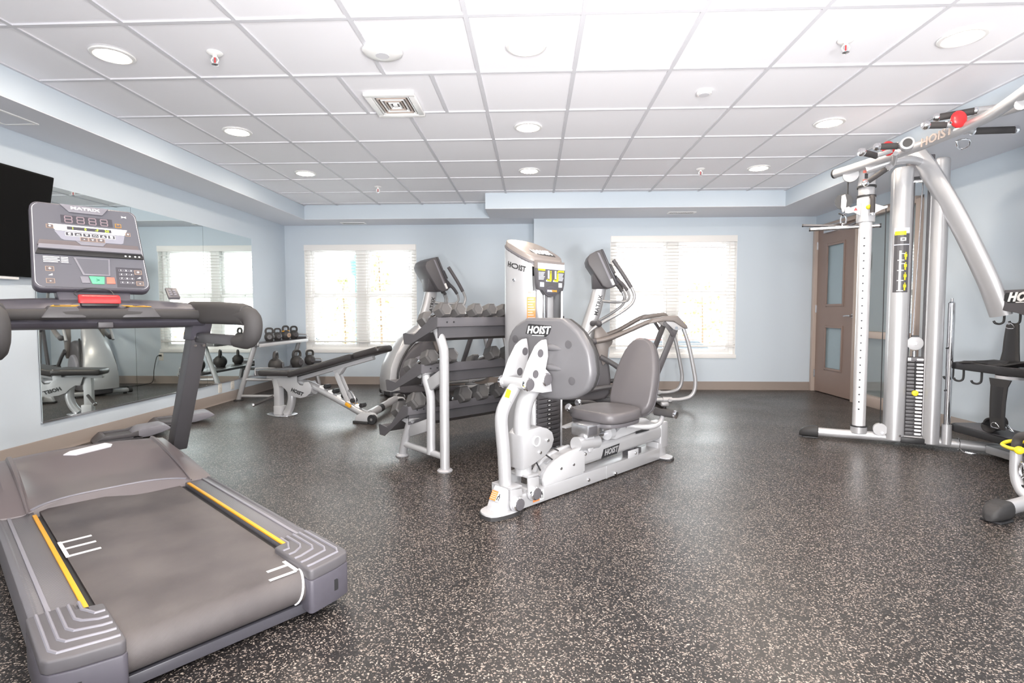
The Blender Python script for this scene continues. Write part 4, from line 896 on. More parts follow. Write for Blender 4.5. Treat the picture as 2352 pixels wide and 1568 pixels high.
# front placard
py = .392
pc = MB().prism([(.700, 1.345), (.985, 1.345), (.978, 1.245), (.965, 1.20), (.93, 1.195), (.89, 1.165), (.84, 1.155), (.79, 1.168), (.755, 1.20), (.722, 1.205), (.71, 1.25)], 'xz', py-.010, py+.02).build('exercise_placard', 'charcoal', lp_, bev=.004)
P2 = py-.0105
def plq(x0, z0, x1, z1, m, nm, o=.0008): MB().box(((x0+x1)/2, P2-o/2, (z0+z1)/2), (x1-x0, o, z1-z0)).build(nm, m, pc, smooth=False)
plq(.708, 1.345-.005, .978, 1.378, 'blue_grey_label', 'placard_header')
MB().box((.842, py+.004, 1.365), (.28, .02, .06)).build('placard_mount', 'taupe_shroud', pc, smooth=False)
plq(.712, 1.328, .780, 1.340, 'lemon', 'placard_stripe'); plq(.912, 1.325, .972, 1.336, 'lemon', 'placard_stripe')
for k in range(6): plq(.716, 1.314-k*.009, .776-(k % 3)*.006, 1.319-k*.009, 'blue_grey_label', 'placard_text_line'); plq(.915, 1.312-k*.009, .966-(k % 3)*.005, 1.317-k*.009, 'blue_grey_label', 'placard_text_line')
plq(.73, 1.222, .768, 1.252, 'blue_grey_label', 'placard_inset'); plq(.915, 1.222, .95, 1.252, 'blue_grey_label', 'placard_inset')
for x in (.79, .86):
    plq(x+.016, 1.278, x+.032, 1.332, 'blue_grey_label', 'machine_pictogram'); plq(x-.002, 1.258, x+.05, 1.268, 'blue_grey_label', 'machine_pictogram', .0007)
    MB().prism([(x+.004, 1.275), (x+.030, 1.268), (x+.036, 1.285), (x+.040, 1.316), (x+.052, 1.316), (x+.053, 1.27), (x+.044, 1.258), (x+.01, 1.262)], 'xz', P2-.002, P2-.0008).build('user_pictogram', 'lemon', pc, smooth=False)
    MB().cyl((x+.046, P2-.0008, 1.325), (x+.046, P2-.002, 1.325), .006, n=10).build('user_pictogram', 'lemon', pc, smooth=False)
MB().prism(circ(.842, 1.197, .062, .028, 28), 'xz', P2-.004, P2).build('placard_oval', 'panel_dark', pc, bev=.001)
text('DUAL', .018, (.822, P2-.0045, 1.196), (1, 0, 0), (0, 0, 1), 'white', pc, bold=.0006, ex=.0003); text('ZONE', .018, (.868, P2-.0045, 1.196), (1, 0, 0), (0, 0, 1), 'yellow', pc, bold=.0006, ex=.0003)
# orange warning sheet on the shroud's front left
wl = MB()
def shp(t, z, q=1.004):
    c_, s_ = math.cos(t), math.sin(t); n = 3
    return Vector((tcx+ta_*q*abs(c_)**(2/n)*(1 if c_ > 0 else -1), tcy+tb_*q*abs(s_)**(2/n)*(1 if s_ > 0 else -1), z))
def wrap(m, t0, t1, z0, z1, q, nm):
    mb = MB(); k = 6; a = [shp(math.radians(t0+(t1-t0)*i/k), z, q) for z in (z0, z1) for i in range(k+1)]; b = [shp(math.radians(t0+(t1-t0)*i/k), z, q-.004) for z in (z0, z1) for i in range(k+1)]
    mb.loft([a[:k+1]+b[k::-1][:], a[k+1:]+b[:k:-1]]); return mb.build(nm, m, sh_, smooth=False)
wrap('white', 208, 232, 1.155, 1.195, 1.008, 'warning_sheet'); wrap('orange', 208, 232, 1.0, 1.155, 1.008, 'warning_sheet'); wrap('red_key', 209.5, 230, 1.178, 1.192, 1.008, 'warning_sheet')
for k in range(8): wrap('brick_pale', 210.5, 230-(k % 3)*3, .015+1+k*.0175, .021+1+k*.0175, 1.0105, 'printed_line')
# inside: rods, stack of plates
MB().cyl((.86, .505, .58), (.86, .505, 1.30), .095, n=28).build('inner_tube', 'silver', lp_)
for x in (.795, .815): MB().cyl((x, .402, .55), (x, .402, 1.2), .007, n=10).build('cable', 'charcoal' if x > .8 else 'steel', lp_)
me = None
for k in range(15):
    z = .135+k*.0315
    if me is None:
        o = MB().box((0, 0, 0), (.235, .13, .0285)).build('weight_plate', 'charcoal', lp_, bev=.003); o2 = MB().prism(rrect(-.02, -.008, .02, .008, .007), 'xz', -.067, -.0645).build('number_window', 'ink', o)
        o3 = MB().cyl((.004, -.068, .001), (.004, -.0685, .001), .0045, n=8).cyl((-.008, -.068, .001), (-.008, -.0685, .001), .004, n=8).build('number_dot', 'white', o)
        me = (o.data, o2.data, o3.data)
    else:
        o = bpy.data.objects.new('weight_plate', me[0]); COL.objects.link(o); o.parent = lp_
        for nm, q in (('number_window', me[1]), ('number_dot', me[2])): p_ = bpy.data.objects.new(nm, q); COL.objects.link(p_); p_.parent = o
    o.location = (.855, .475, z)
for x in (.75, .965): MB().box((x, .50, .35), (.03, .16, .66)).build('stack_upright', 'light_plate', lp_, bev=.005)
MB().box((.86, .55, .06), (.34, .30, .10)).build('tower_base', 'silver', lp_, bev=.01)
MB().obox((.84, .40, .06), (.70, .02, .055), .08, .08).build('tower_strut', 'silver', lp_, bev=.01)
MB().prism(soft([(.72, .66), (.72, .74), (.86, .76), (1.0, .74), (1.0, .66)]), 'xy', 0, .016).build('tower_foot', 'rubber', lp_)

# ------------------------------------------------------------------ dumbbell rack
dr = thing('dumbbell_rack', 'three tier dumbbell rack with silver tube legs and charcoal sloping trays', 'dumbbell rack', (-.584, 3.488, 0), 45)
RL = 1.16
for xe in (0, 1.06):
    a = MB().tube([(xe, 0, .012), (xe, 0, .45), (xe, .0, .76), (xe, .012, .83), (xe, .055, .91), (xe, .095, .965)], .032, 16, smooth=3).build('rear_post', 'silver', dr)
    MB().lathe([(0, 0), (.050, 0), (.052, .008), (.044, .016), (.034, .02), (0, .02)], (xe, 0, 0), n=20).build('foot_cap', 'silver_grey', a)
    b = MB().tube([(xe, .160, .085), (xe, .158, .30), (xe, .158, .455), (xe, .168, .51), (xe, .205, .585), (xe, .228, .645)], .030, 14, smooth=3).build('middle_post', 'silver', dr)
    c = MB().tube([(xe, .534, .012), (xe, .49, .13), (xe, .445, .22), (xe, .405, .30)], .030, 14, smooth=3).build('front_leg', 'silver_grey', dr)
    MB().lathe([(0, 0), (.048, 0), (.050, .008), (.042, .016), (.032, .02), (0, .02)], (xe, .536, 0), n=20).build('foot_cap', 'silver_grey', c)
    MB().cyl((xe, .50, .095), (xe, 0, .095), .023, n=12).build('base_bar', 'silver', dr)
    MB().obox((xe, .43, .20), (xe, .165, .29), .030, .085).build('brace', 'silver_grey', dr, bev=.01)
    MB().obox((xe, .20, .545), (xe, .01, .64), .030, .085).build('brace', 'silver_grey', dr, bev=.01)
    for y, z in ((.095, .965), (.228, .645), (.405, .305)): MB().prism([(y-.07, z-.0), (y+.08, z-.015), (y+.10, z-.03), (y+.02, z-.045), (y-.05, z-.01)], 'yz', xe-.03, xe+.03).build('tray_bracket', 'light_plate', dr, bev=.002)
tiers = ((.0, 1.022, .385, .905), (.195, .702, .635, .555), (.370, .392, .750, .205))
for y0, z0, y1, z1 in tiers:
    h = .062
    prof = [(y0-.008, z0), (y0-.008, z0-h), (y0+.01, z0-h), (y1-.02, z1-.055), (y1+.004, z1-.06), (y1+.022, z1-.005), (y1+.012, z1), (y1-.012, z1-.042), (y0+.022, z0-h+.012), (y0+.004, z0-.004)]
    t = MB().prism(prof, 'yz', -.055, RL).build('tray', 'plastic_grey', dr, bev=.002)
    MB().prism([(y0+.02, z0-.03), (y0+.02, z0-h-.075), (y0+.03, z0-h-.075), (y0+.03, z0-.03)], 'yz', -.03, RL-.02).build('tray_web', 'charcoal', t, smooth=False)  # back plate, its shade below the flange put into the darker colour
    for xe in (-.060, RL+.004):
        MB().prism([(y0-.010, z0+.002), (y0-.010, z0-h), (y0+.06, z0-h-.03), (y1-.06, z1-.075), (y1+.01, z1-.075), (y1+.026, z1), (y1-.0, z1+.006), (y1-.12, z1-.005), (y0+.05, z0+.002)], 'yz', xe, xe+.006).build('tray_end', 'charcoal', t, smooth=False)
    for x in (.02, .075): MB().cyl((x, y0-.008, z0-.032), (x, y0-.0115, z0-.032), .006, n=10).build('screw', 'ink', t)
def dumbbell_at(x, ye, ze, slope, r, label, proto=[None]):
    L = .335 if r > .0525 else .30
    a = math.radians(slope)
    ang = math.radians(45)
    # local to rack -> world
    yc, zc = ye+L/2*math.cos(a), ze-L/2*math.sin(a)
    wx = -.584+math.cos(ang)*x-math.sin(ang)*yc; wy = 3.488+math.sin(ang)*x+math.cos(ang)*yc
    t = thing('dumbbell', label, 'dumbbell', (wx, wy, zc), 45, 'hex dumbbells on the rack')
    t.rotation_euler = (Matrix.Rotation(ang, 3, 'Z') @ Matrix.Rotation(-a, 3, 'X')).to_euler()
    key = round(r, 3)
    if key in DBM:
        for nm, me in DBM[key]: o = bpy.data.objects.new(nm, me); COL.objects.link(o); o.parent = t
        return t
    lst = []
    hl = L*.30; jit = math.radians(12)
    for s in (-1, 1):
        rings = []
        for yy, f in ((0, .80), (.008, 1), (hl-.014, 1), (hl, .84), (hl-.004, .70), (hl-.004, .01)):
            rings.append([(r*f*math.cos(PI/3*k), s*(L/2-hl+yy), r*f*math.sin(PI/3*k)) for k in range(6)])
        o = MB().loft(rings).build('hex_head', 'hex_rubber', t, ang=25); lst.append(('hex_head', o.data))
    o = MB().tube([(0, -L/2+hl, 0), (0, -.045, 0), (0, 0, 0), (0, .045, 0), (0, L/2-hl, 0)], [.013, .0155, .0175, .0155, .013], 14, smooth=3).build('handle', 'chrome', t); lst.append(('handle', o.data))
    DBM[key] = lst
    return t
DBM = {}
num = ('first', 'second', 'third', 'fourth', 'fifth', 'sixth', 'seventh', 'eighth')
for i, x in enumerate((-.005, .115, .262, .392, .52, .65, .78, .91)): dumbbell_at(x, -.04, 1.080, 17, (.052, .051, .049, .048, .047, .046, .045, .044)[i], 'grey hex dumbbell on the top tray, %s from the near end' % num[i])
for i, x in enumerate((-.0, .165, .56, .72, .88)): dumbbell_at(x, .125, .764, 19, .056 if i < 2 else .053, 'grey hex dumbbell on the middle tray, %s from the near end' % num[i])
for i, x in enumerate((.015, .215, .43, .60, .785, .96)): dumbbell_at(x, .315, .446, 23, .066, 'grey hex dumbbell on the bottom tray, %s from the near end' % num[i])

# ------------------------------------------------------------------ ellipticals
el = thing('elliptical_trainer', 'grey elliptical trainer standing before the right window, console facing right', 'elliptical', (.73, 6.2, 0), 0)
# arched silver front shroud
sec = [(-.56, .10, .19), (-.57, .22, .19), (-.545, .38, .175), (-.47, .54, .15), (-.36, .68, .125), (-.24, .78, .10), (-.16, .84, .085)]
rings = []
for i, (x, z, hw) in enumerate(sec):
    d = (Vector((sec[min(i+1, 6)][0], 0, sec[min(i+1, 6)][1]))-Vector((sec[max(i-1, 0)][0], 0, sec[max(i-1, 0)][1]))).normalized(); n = Vector((d.z, 0, -d.x))
    rings.append([Vector((x, 0, z))+Vector((0, a*hw, 0))+n*b for a, b in ((-1, 0), (-.95, -.035), (-.6, -.06), (0, -.068), (.6, -.06), (.95, -.035), (1, 0), (.9, .09), (-.9, .09))])
MB().loft(rings).build('front_shroud', 'silver', el, ang=50)
MB().tube([(-.50, -.185, .16), (-.50, -.19, .32), (-.44, -.175, .48), (-.33, -.145, .63), (-.22, -.12, .72)], .012, 8, smooth=4).tube([(-.50, .185, .16), (-.50, .19, .32), (-.44, .175, .48), (-.33, .145, .63), (-.22, .12, .72)], .012, 8, smooth=4).build('shroud_trim', 'black', el)
MB().pad(soft([(-.52, .09), (-.50, .30), (-.42, .48), (-.28, .63), (-.10, .70), (.06, .64), (.13, .45), (.14, .14), (.0, .06), (-.3, .05)], 2), 'xz', -.165, .165, .03).build('drive_housing', 'plastic_grey', el, ang=50)
MB().pad(circ(-.17, .33, .19, n=28), 'xz', -.20, .20, .02).build('crank_cover', 'panel_light', el, ang=50)
MB().box((-.30, 0, .07), (.56, .24, .09)).build('base_block', 'charcoal', el, bev=.02, seg=3)
MB().box((.30, 0, .045), (.9, .10, .06)).build('base_rail', 'charcoal', el, bev=.01)
for x in (-.50, .72):
    st = MB().box((x, 0, .045), (.09, .62, .05)).build('stabilizer', 'silver_grey', el, bev=.015, seg=3)
    for y in (-.27, .27): MB().cyl((x, y, 0), (x, y, .03), .022, n=12).build('levelling_foot', 'rubber', st)
MB().cyl((-.52, -.34, .05), (-.52, -.30, .05), .04, n=18).cyl((-.52, .30, .05), (-.52, .34, .05), .04, n=18).build('transport_wheel', 'rubber', el)
colm = MB().loft([[Vector((x, 0, z))+Vector((a*w_, b*h_, 0)) for a, b in rrect(-1, -1, 1, 1, .7, 4)] for x, z, w_, h_ in ((-.155, .62, .10, .07), (-.10, .85, .092, .062), (.0, 1.18, .082, .055), (.035, 1.34, .078, .052))]).build('console_mast', 'silver', el, ang=50)
ux = Vector((.12, 0, .50)).normalized()
text('MATRIX', .063, (.012, -.061, 1.135), ux, Vector((-ux.z, 0, ux.x)), 'ink', colm, bold=.0006, ex=.002, width=1.0)
pc_ = [(-.128, 1.635), (-.105, 1.695), (-.03, 1.735), (.035, 1.752), (.207, 1.370), (.175, 1.335), (.100, 1.318), (.045, 1.345), (-.115, 1.585)]
co_ = MB().prism(pc_, 'xz', -.19, .19).build('console', 'plastic_grey', el, bev=.012, seg=3)
MB().prism([(.020, 1.752), (.042, 1.752), (.212, 1.372), (.192, 1.362)], 'xz', -.205, .205).build('console_face', 'panel_dark', co_, bev=.004)
MB().prism([(-.02, 1.72), (.005, 1.71), (.17, 1.36), (.145, 1.352)], 'xz', -.1925, .1925).build('console_side_strip', 'panel_light', co_, smooth=False)
MB().prism([(.125, 1.42), (.15, 1.43), (.178, 1.365), (.155, 1.355)], 'xz', -.194, -.189).build('side_label', 'white', co_, smooth=False)
MB().prism([(.10, 1.60), (.14, 1.59), (.19, 1.49), (.16, 1.49)], 'xz', -.18, .18).build('reading_ledge', 'charcoal', co_, bev=.005)
MB().prism([(.195, 1.47), (.235, 1.43), (.235, 1.37), (.20, 1.37)], 'xz', -.16, .16).build('bottle_ledge', 'charcoal', co_, bev=.008)
MB().loft([[(-.05, -.075, 1.32), (.115, -.075, 1.32), (.115, .075, 1.32), (-.05, .075, 1.32)], [(-.055, -.12, 1.50), (.07, -.12, 1.40), (.07, .12, 1.40), (-.055, .12, 1.50)]]).build('console_neck', 'plastic_grey', el, bev=.01)
for s in (-1, 1):
    y = s*.29
    h = MB().tube([(.145, y*.95, 1.62), (.26, y, 1.45), (.345, y, 1.315), (.375, y, 1.225), (.335, y, 1.135), (.20, y, 1.035), (.04, s*.26, .945), (-.10, s*.25, .845), (-.20, s*.25, .70)], .0165, 12, smooth=5).build('moving_handle', 'silver_grey', el)
    MB().tube([(.145, y*.95, 1.625), (.26, y, 1.452), (.338, y, 1.325)], .0215, 12, smooth=4).build('moving_grip', 'foam' if s > 0 else 'plastic_grey', h)
    f_ = MB().tube([(.20, s*.16, 1.425), (.27, s*.17, 1.36), (.325, s*.17, 1.285), (.34, s*.165, 1.215), (.30, s*.14, 1.175), (.20, s*.10, 1.172), (.06, s*.05, 1.185)], .0145, 10, smooth=5).build('fixed_handle', 'silver_grey', el)
    MB().tube([(.20, s*.16, 1.428), (.27, s*.17, 1.362), (.318, s*.17, 1.298)], .020, 10, smooth=4).build('pulse_grip', 'plastic_grey', f_)
    MB().ball((-.005, s*.255, .93), .038).cyl((-.06, s*.10, .93), (-.005, s*.27, .93), .030, n=14).build('handle_pivot', 'plastic_grey', el)
    MB().prism([(-.04, .90), (.03, .90), (.16, .74), (.15, .70), (.115, .66), (.10, .50), (.05, .46), (.0, .60), (-.05, .74)], 'xz', s*.16, s*.20).build('rocker_plate', 'taupe_shroud', el, bev=.006)
    y = s*.265; zo = 0 if s < 0 else .03
    arm = MB().tube([(-.05, y, .735), (.10, y, .765), (.30, y, .845), (.55, y, .955+zo), (.66, y, .975+zo)], [.030, .030, .026, .026, .028], 12, smooth=4).build('suspension_arm', 'taupe_shroud', el)
    MB().ball((-.05, y, .735), .036).build('arm_knuckle', 'plastic_grey', arm)
    MB().prism([(.52, .925+zo), (.58, .985+zo), (.70, 1.010+zo), (.82, 1.022+zo), (.85, 1.012+zo), (.95, .905+zo), (.955, .870+zo), (.90, .885+zo), (.80, .955+zo), (.70, .955+zo)], 'xz', y-.042, y+.042).build('elbow_hood', 'taupe_shroud', el, bev=.012, seg=3)
    br = MB().prism([(.705, .96+zo), (.80, .95+zo), (.90, .90+zo), (.925, .895+zo), (.90, .87+zo), (.835, .855+zo), (.80, .87+zo)], 'xz', y-.03, y+.03).build('pivot_bracket', 'light_plate', el, bev=.004)
    for x, z in ((.832, .885), (.903, .912)): MB().cyl((x, y-.038, z+zo), (x, y+.038, z+zo), .016, n=14).build('pivot_bolt', 'chrome', br)
    MB().obox((.832, y, .885+zo), (.60, y, .29), .034, .062).build('drop_link', 'plastic_grey', el, bev=.008)
    MB().obox((.70, y+.03*s, .95+zo), (.80, y+.03*s, .80+zo), .02, .035).build('stay', 'plastic_grey', el, bev=.004)
    tb = MB().tube([(.905, y, .905+zo), (.975, y, .70), (1.03, y, .45), (1.055, y, .30), (1.045, y, .19), (1.0, y, .125), (.90, y, .095), (.80, y, .09)], .0215, 12, smooth=5).build('curved_link', 'silver_grey', el)
    MB().cyl((.80, y, .09), (.70, y, .09), .033, n=14).cyl((.77, y-.045, .09), (.77, y+.045, .09), .017, n=12).build('link_joint', 'silver_grey', tb)
    MB().cyl((.72, y, .09), (.30, y, .09), .024, n=12).build('pedal_tube', 'silver_grey', el)
    MB().tube([(.02, s*.22, .56), (.18, s*.22, .47), (.36, s*.22, .345), (.50, s*.22, .30)], .030, 10, smooth=4, sx=.6).build('pedal_arm', 'charcoal', el)
    MB().tube([(-.17, s*.23, .17), (.08, s*.23, .22), (.35, s*.23, .245), (.62, s*.23, .27)], .028, 10, smooth=4, sx=.7).build('crank_arm', 'charcoal', el)
    pd = MB().prism([(.28, .285), (.30, .265), (.62, .28), (.66, .335), (.64, .345), (.60, .305), (.30, .30)], 'xz', s*.20-.07, s*.20+.07).build('pedal', 'rubber', el, bev=.006)
    MB().cyl((.34, s*.13, .25), (.34, s*.27, .25), .018, n=12).build('pedal_axle', 'chrome', pd)
dup(el, (-1.34, 6.87, 0), 35, 'grey elliptical trainer behind the dumbbell rack, turned towards the wall mirror')

# ------------------------------------------------------------------ functional trainer against the right wall
GX, GYC = 2.9, 3.66
ft = thing('functional_trainer', 'big silver cable machine with two weight towers, pull-up grips and storage shelves by right wall', 'cable machine', (GX, GYC, 0), 0)
ga = math.radians(-25.8); gex, gey = Vector((math.cos(ga), math.sin(ga), 0)), Vector((-math.sin(ga), math.cos(ga), 0))
def TW(p, side):
    v = Vector((2.34-GX, 4.576-GYC, 0))+gex*p[0]+gey*p[1]+Vector((0, 0, p[2]))
    return (v.x, v.y*side, v.z)
def tow(mb, side): mb.v = [TW(p, side) for p in mb.v]; return mb
def cen(mb): mb.v = [(x-GX, y-GYC, z) for x, y, z in mb.v]; return mb
for sd in (1, -1):
    # base tube with rubber foot
    bt = tow(MB().tube([(.04, 0, .052), (.20, .0, .052), (.42, .005, .056), (.80, 0, .056), (1.02, -.01, .052), (1.25, -.02, .048)], .036, 16, smooth=4), sd).build('base_tube', 'silver', ft)
    tow(MB().loft([[(x, y*w_, .012+(z)*h_) for y, z in rrect(-1, 0, 1, 1, .48, 5)] for x, w_, h_ in ((-.082, .012, .022), (-.078, .024, .038), (-.066, .034, .055), (-.045, .043, .070), (-.015, .049, .081), (.02, .050, .086), (.055, .049, .087), (.060, .042, .08))]), sd).build('rubber_foot', 'rubber', bt)
    tow(MB().box((-.0, 0, .006), (.12, .09, .012)), sd).build('foot_sole', 'black', bt, bev=.004)
    # guide column with its row of holes and sliding carriage
    gc = tow(MB().loft([[(.345+a, b, z) for a, b in rrect(-.046, -.034, .046, .034, .026, 4)] for z in (.10, 2.17)]), sd).build('guide_column', 'column_alloy' if 'column_alloy' in MATS else mat('column_alloy', (.66, .65, .66), .3, .55), ft)
    tow(MB().cyl((.345, 0, .075), (.345, 0, .125), .058, n=22), sd).build('column_collar', 'silver', gc)
    tow(MB().cyl((.345, 0, .125), (.345, 0, .135), .060, n=22), sd).build('collar_ring', 'black', gc)
    if sd == 1:
        for k in range(24): tow(MB().cyl((.338, -.0335, .27+k*.0595), (.338, -.0352, .27+k*.0595), .0075, n=10), sd).build('pin_hole', 'ink', gc)
    for a, b, r, m_, nm in ((2.045, 2.20, .060, 'light_plate', 'top_sleeve'), (1.965, 2.05, .056, 'silver', 'upper_sleeve'), (1.765, 1.965, .064, 'light_plate', 'carriage')):
        o = tow(MB().cyl((.345, 0, a), (.345, 0, b), r, n=24), sd).build(nm, m_, ft, bev=.004)
    for z in (2.045, 1.968): tow(MB().cyl((.345, 0, z-.008), (.345, 0, z+.008), .067, n=24), sd).build('sleeve_ring', 'black', ft)
    if sd == 1:
        cg = o
        tow(MB().tube([(.375, -.075, 1.952), (.378, -.098, 1.94), (.380, -.100, 1.88), (.380, -.098, 1.825)], .017, 12, smooth=4), sd).build('carriage_grip', 'foam', cg)
        tow(MB().lathe([(0, 0), (.019, 0), (.021, .006), (.019, .02), (0, .022)], (.380, -.098, 1.825), (0, 0, -1), 14), sd).build('grip_end', 'chrome', cg)
        tow(MB().ball((.355, -.075, 1.875), .018), sd).build('release_knob', 'lemon', cg)
        tow(MB().prism([(.305, 1.92), (.285, 1.90), (.235, 1.885), (.225, 1.895), (.20, 1.885), (.20, 1.845), (.225, 1.84), (.26, 1.845), (.305, 1.815)], 'xz', -.055, -.043), sd).build('pulley_bracket', 'light_plate', cg, bev=.003)
        tow(MB().prism([(.395, 1.91), (.425, 1.895), (.46, 1.88), (.485, 1.885), (.485, 1.865), (.45, 1.855), (.395, 1.825)], 'xz', -.03, -.018), sd).build('guide_bracket', 'light_plate', cg, bev=.003)
        tow(MB().prism([(.258, 1.858), (.285, 1.858), (.2715, 1.884)], 'xz', -.0575, -.055), sd).build('warning_triangle', 'red', cg, smooth=False)
        st = MB()
        for z, h in ((2.155, .02), (2.085, .02)): st.box((.335, -.0605, z), (.045, .003, h))
        tow(st, sd).build('warning_strip', 'red_key', ft, smooth=False)
        tow(MB().box((.335, -.061, 2.12), (.022, .003, .04)), sd).build('pinch_pictogram', 'ink', ft, smooth=False)
        # swivel pulleys: black wheel between plates, hanging from the head
        pl = tow(MB().cyl((.192, -.010, 1.945), (.192, .010, 1.945), .062, n=28), sd).build('pulley_wheel', 'black', ft)
        for y in (-.022, .016): tow(MB().prism([(.175, 1.99), (.20, 2.0), (.212, 1.95), (.207, 1.87), (.185, 1.86), (.172, 1.90)], 'xz', y, y+.006), sd).build('pulley_cheek', 'light_plate', pl, bev=.002)
        tow(MB().cyl((.235, -.02, 2.15), (.235, .02, 2.15), .055, n=24), sd).build('head_pulley', 'light_plate', ft)
        tow(MB().cyl((.218, 0, 2.12), (.218, 0, 1.99), .005, n=8), sd).build('cable', 'black', ft)
        tow(MB().tube([(.196, 0, 1.845), (.178, 0, 1.82), (.176, 0, 1.78), (.196, 0, 1.765), (.212, 0, 1.78), (.212, 0, 1.82)], .006, 8, closed=True, smooth=3), sd).build('carabiner', 'chrome', ft)
        tow(MB().tube([(.188, -.022, 1.83), (.176, -.03, 1.84), (.16, -.02, 1.85)], .006, 8, smooth=3), sd).build('cable_stop', 'black', ft)
        tow(MB().cyl((.475, -.02, 1.87), (.487, -.02, .16), .0035, n=8), sd).build('cable', 'black', ft)
        fp2 = tow(MB().cyl((.487, -.035, .118), (.487, .005, .118), .048, n=28), sd).build('floor_pulley', 'light_plate', ft)
        tow(MB().cyl((.50, -.04, .095), (.50, -.035, .095), .012, n=12), sd).build('pulley_bolt', 'chrome', fp2)
    # weight tower: rounded front pillars, back panel, cap
    for cx, hw, dp, zt in ((.583, .065, .060, 2.165), (.812, .056, .085, 2.20)):
        ang_ = [PI+PI*i/14 for i in range(15)]
        ring = lambda z: [(cx+hw*math.cos(a), -.005+dp*.9*math.sin(a), z) for a in ang_]+[(cx+hw, .12, z), (cx-hw, .12, z)]
        pil = MB().loft([ring(.045), ring(zt-.02)]+[[(cx+(p[0]-cx)*f, p[1]*f, zt-.02+.02*g) for p in ring(zt)] for f, g in ((.97, .6), (.88, 1))])
        P_ = tow(pil, sd).build('weight_pillar', 'silver', ft, ang=50)
        if sd == 1:
            for xx in ((cx+hw*.45,) if cx < .7 else (cx-hw*.4,)): tow(MB().lathe([(0, 0), (.011, 0), (.009, .004), (0, .005)], (xx, -.052, .085), (.2, -1, 0), 12), sd).build('bolt', 'chrome', P_)
            if cx < .7: pill = P_
            else:
                tow(MB().box((cx-hw+.001, .03, 1.1), (.006, .11, 2.0)), sd).build('inner_edge', 'light_plate', P_, smooth=False)
    tow(MB().box((.695, .07, 2.165), (.16, .16, .16)), sd).build('tower_head', 'plastic_grey', ft, bev=.008)
    tow(MB().box((.70, .015, 2.055), (.18, .03, .02)), sd).build('tower_cross_tube', 'chrome', ft, bev=.004)
    tow(MB().box((.70, .02, .055), (.16, .15, .045)), sd).build('stack_base', 'black', ft, bev=.006)
    for dx in (-.045, .050):
        tow(MB().cyl((.700+dx, .03, .07), (.700+dx, .03, 2.05), .008, n=10), sd).build('guide_rod', 'charcoal', ft)
    me2 = None
    for k in range(20 if sd == 1 else 8):
        z = .105+k*.0285*(1 if sd == 1 else 2.4)
        o = tow(MB().box((.700, .03, z), (.105, .11, .0245)), sd).build('weight_plate', 'charcoal', ft, bev=.002)
        if sd == 1:
            tow(MB().prism(rrect(.706, z-.0075, .750, z+.0075, .007), 'xz', -.0272, -.025), sd).build('number_label', 'white', o, smooth=False)
            tow(MB().cyl((.699, -.0252, z), (.699, -.0262, z), .004, n=8), sd).build('pin_hole', 'ink', o)
    zt = .105+20*.0285
    tp = tow(MB().box((.700, .03, zt+.008), (.105, .11, .038)), sd).build('top_plate', 'plastic_grey', ft, bev=.003)
    if sd == 1:
        tow(MB().box((.66, -.026, zt+.012), (.020, .003, .022)), sd).build('plate_sticker', 'white', tp, smooth=False)
        tow(MB().prism(rrect(.706, zt+.004, .750, zt+.018, .006), 'xz', -.0272, -.025), sd).build('number_label', 'white', tp, smooth=False)
        tow(MB().cyl((.695, .02, zt+.03), (.695, .02, zt+.075), .012, n=12), sd).build('lift_stem', 'chrome', ft)
        mp = tow(MB().cyl((.697, .005, zt+.135), (.697, .035, zt+.135), .054, n=32), sd).build('stack_pulley', 'light_plate', ft, bev=.003)
        tow(MB().cyl((.697, -.002, zt+.135), (.697, .004, zt+.135), .010, n=12), sd).build('pulley_bolt', 'chrome', mp)
        tow(MB().box((.697, .02, zt+.19), (.045, .036, .012)), sd).build('pulley_cap', 'black', mp)
        tow(MB().cyl((.680, .02, zt+.19), (.715, .06, 2.05), .0045, n=8), sd).build('cable', 'steel', ft)
        tow(MB().tube([(.697, -.03, zt-.0), (.698, -.034, zt-.10), (.700, -.033, .44)], .004, 8, smooth=3), sd).build('pin_cord', 'black', ft)
        tow(MB().lathe([(0, 0), (.021, 0), (.023, .006), (.019, .016), (0, .018)], (.702, -.028, .425), (0, -1, 0), 18), sd).build('selector_pin', 'lemon', ft)
        # instruction strip on the left pillar
        def fr(x0, z0, x1, z1, m, nm, lift=.0015):
            mb = MB(); n = 5; rows = []
            for z in (z0, z1):
                out = []; inn = []
                for i in range(n+1):
                    x = x0+(x1-x0)*i/n; a = math.acos(max(-1, min(1, (x-.583)/.065))); y = -.005-.054*math.sin(a)
                    out.append((x, y-lift, z)); inn.append((x, y-lift+.001, z))
                rows.append(out+inn[::-1])
            return tow(mb.loft(rows), 1).build(nm, m, pill, smooth=False)
        fr(.533, 1.205, .628, 1.655, 'charcoal', 'instruction_strip'); fr(.533, 1.66, .628, 1.70, 'blue_grey_label', 'strip_header'); fr(.533, 1.568, .628, 1.575, 'blue_grey_label', 'strip_divider', .0025)
        fr(.535, 1.645, .606, 1.675, 'lemon', 'strip_swoosh', .0028)
        fr(.570, 1.600, .606, 1.625, 'white', 'strip_emblem', .0028); fr(.578, 1.607, .598, 1.618, 'charcoal', 'strip_emblem', .0034)
        for i in range(4):
            z = 1.455-i*.078
            fr(.566, z, .580, z+.07, 'white', 'machine_pictogram', .0026); fr(.556, z-.006, .598, z, 'white', 'machine_pictogram', .0026)
            if i < 2: fr(.580, z+.045, .605, z+.05, 'white', 'machine_pictogram', .0026)
            fr(.602, z+.0, .612, z+.042, 'lemon', 'user_pictogram', .0028); fr(.598, z+.022, .617, z+.044, 'lemon', 'user_pictogram', .0029); fr(.604, z+.048, .612, z+.058, 'lemon', 'user_pictogram', .0028)
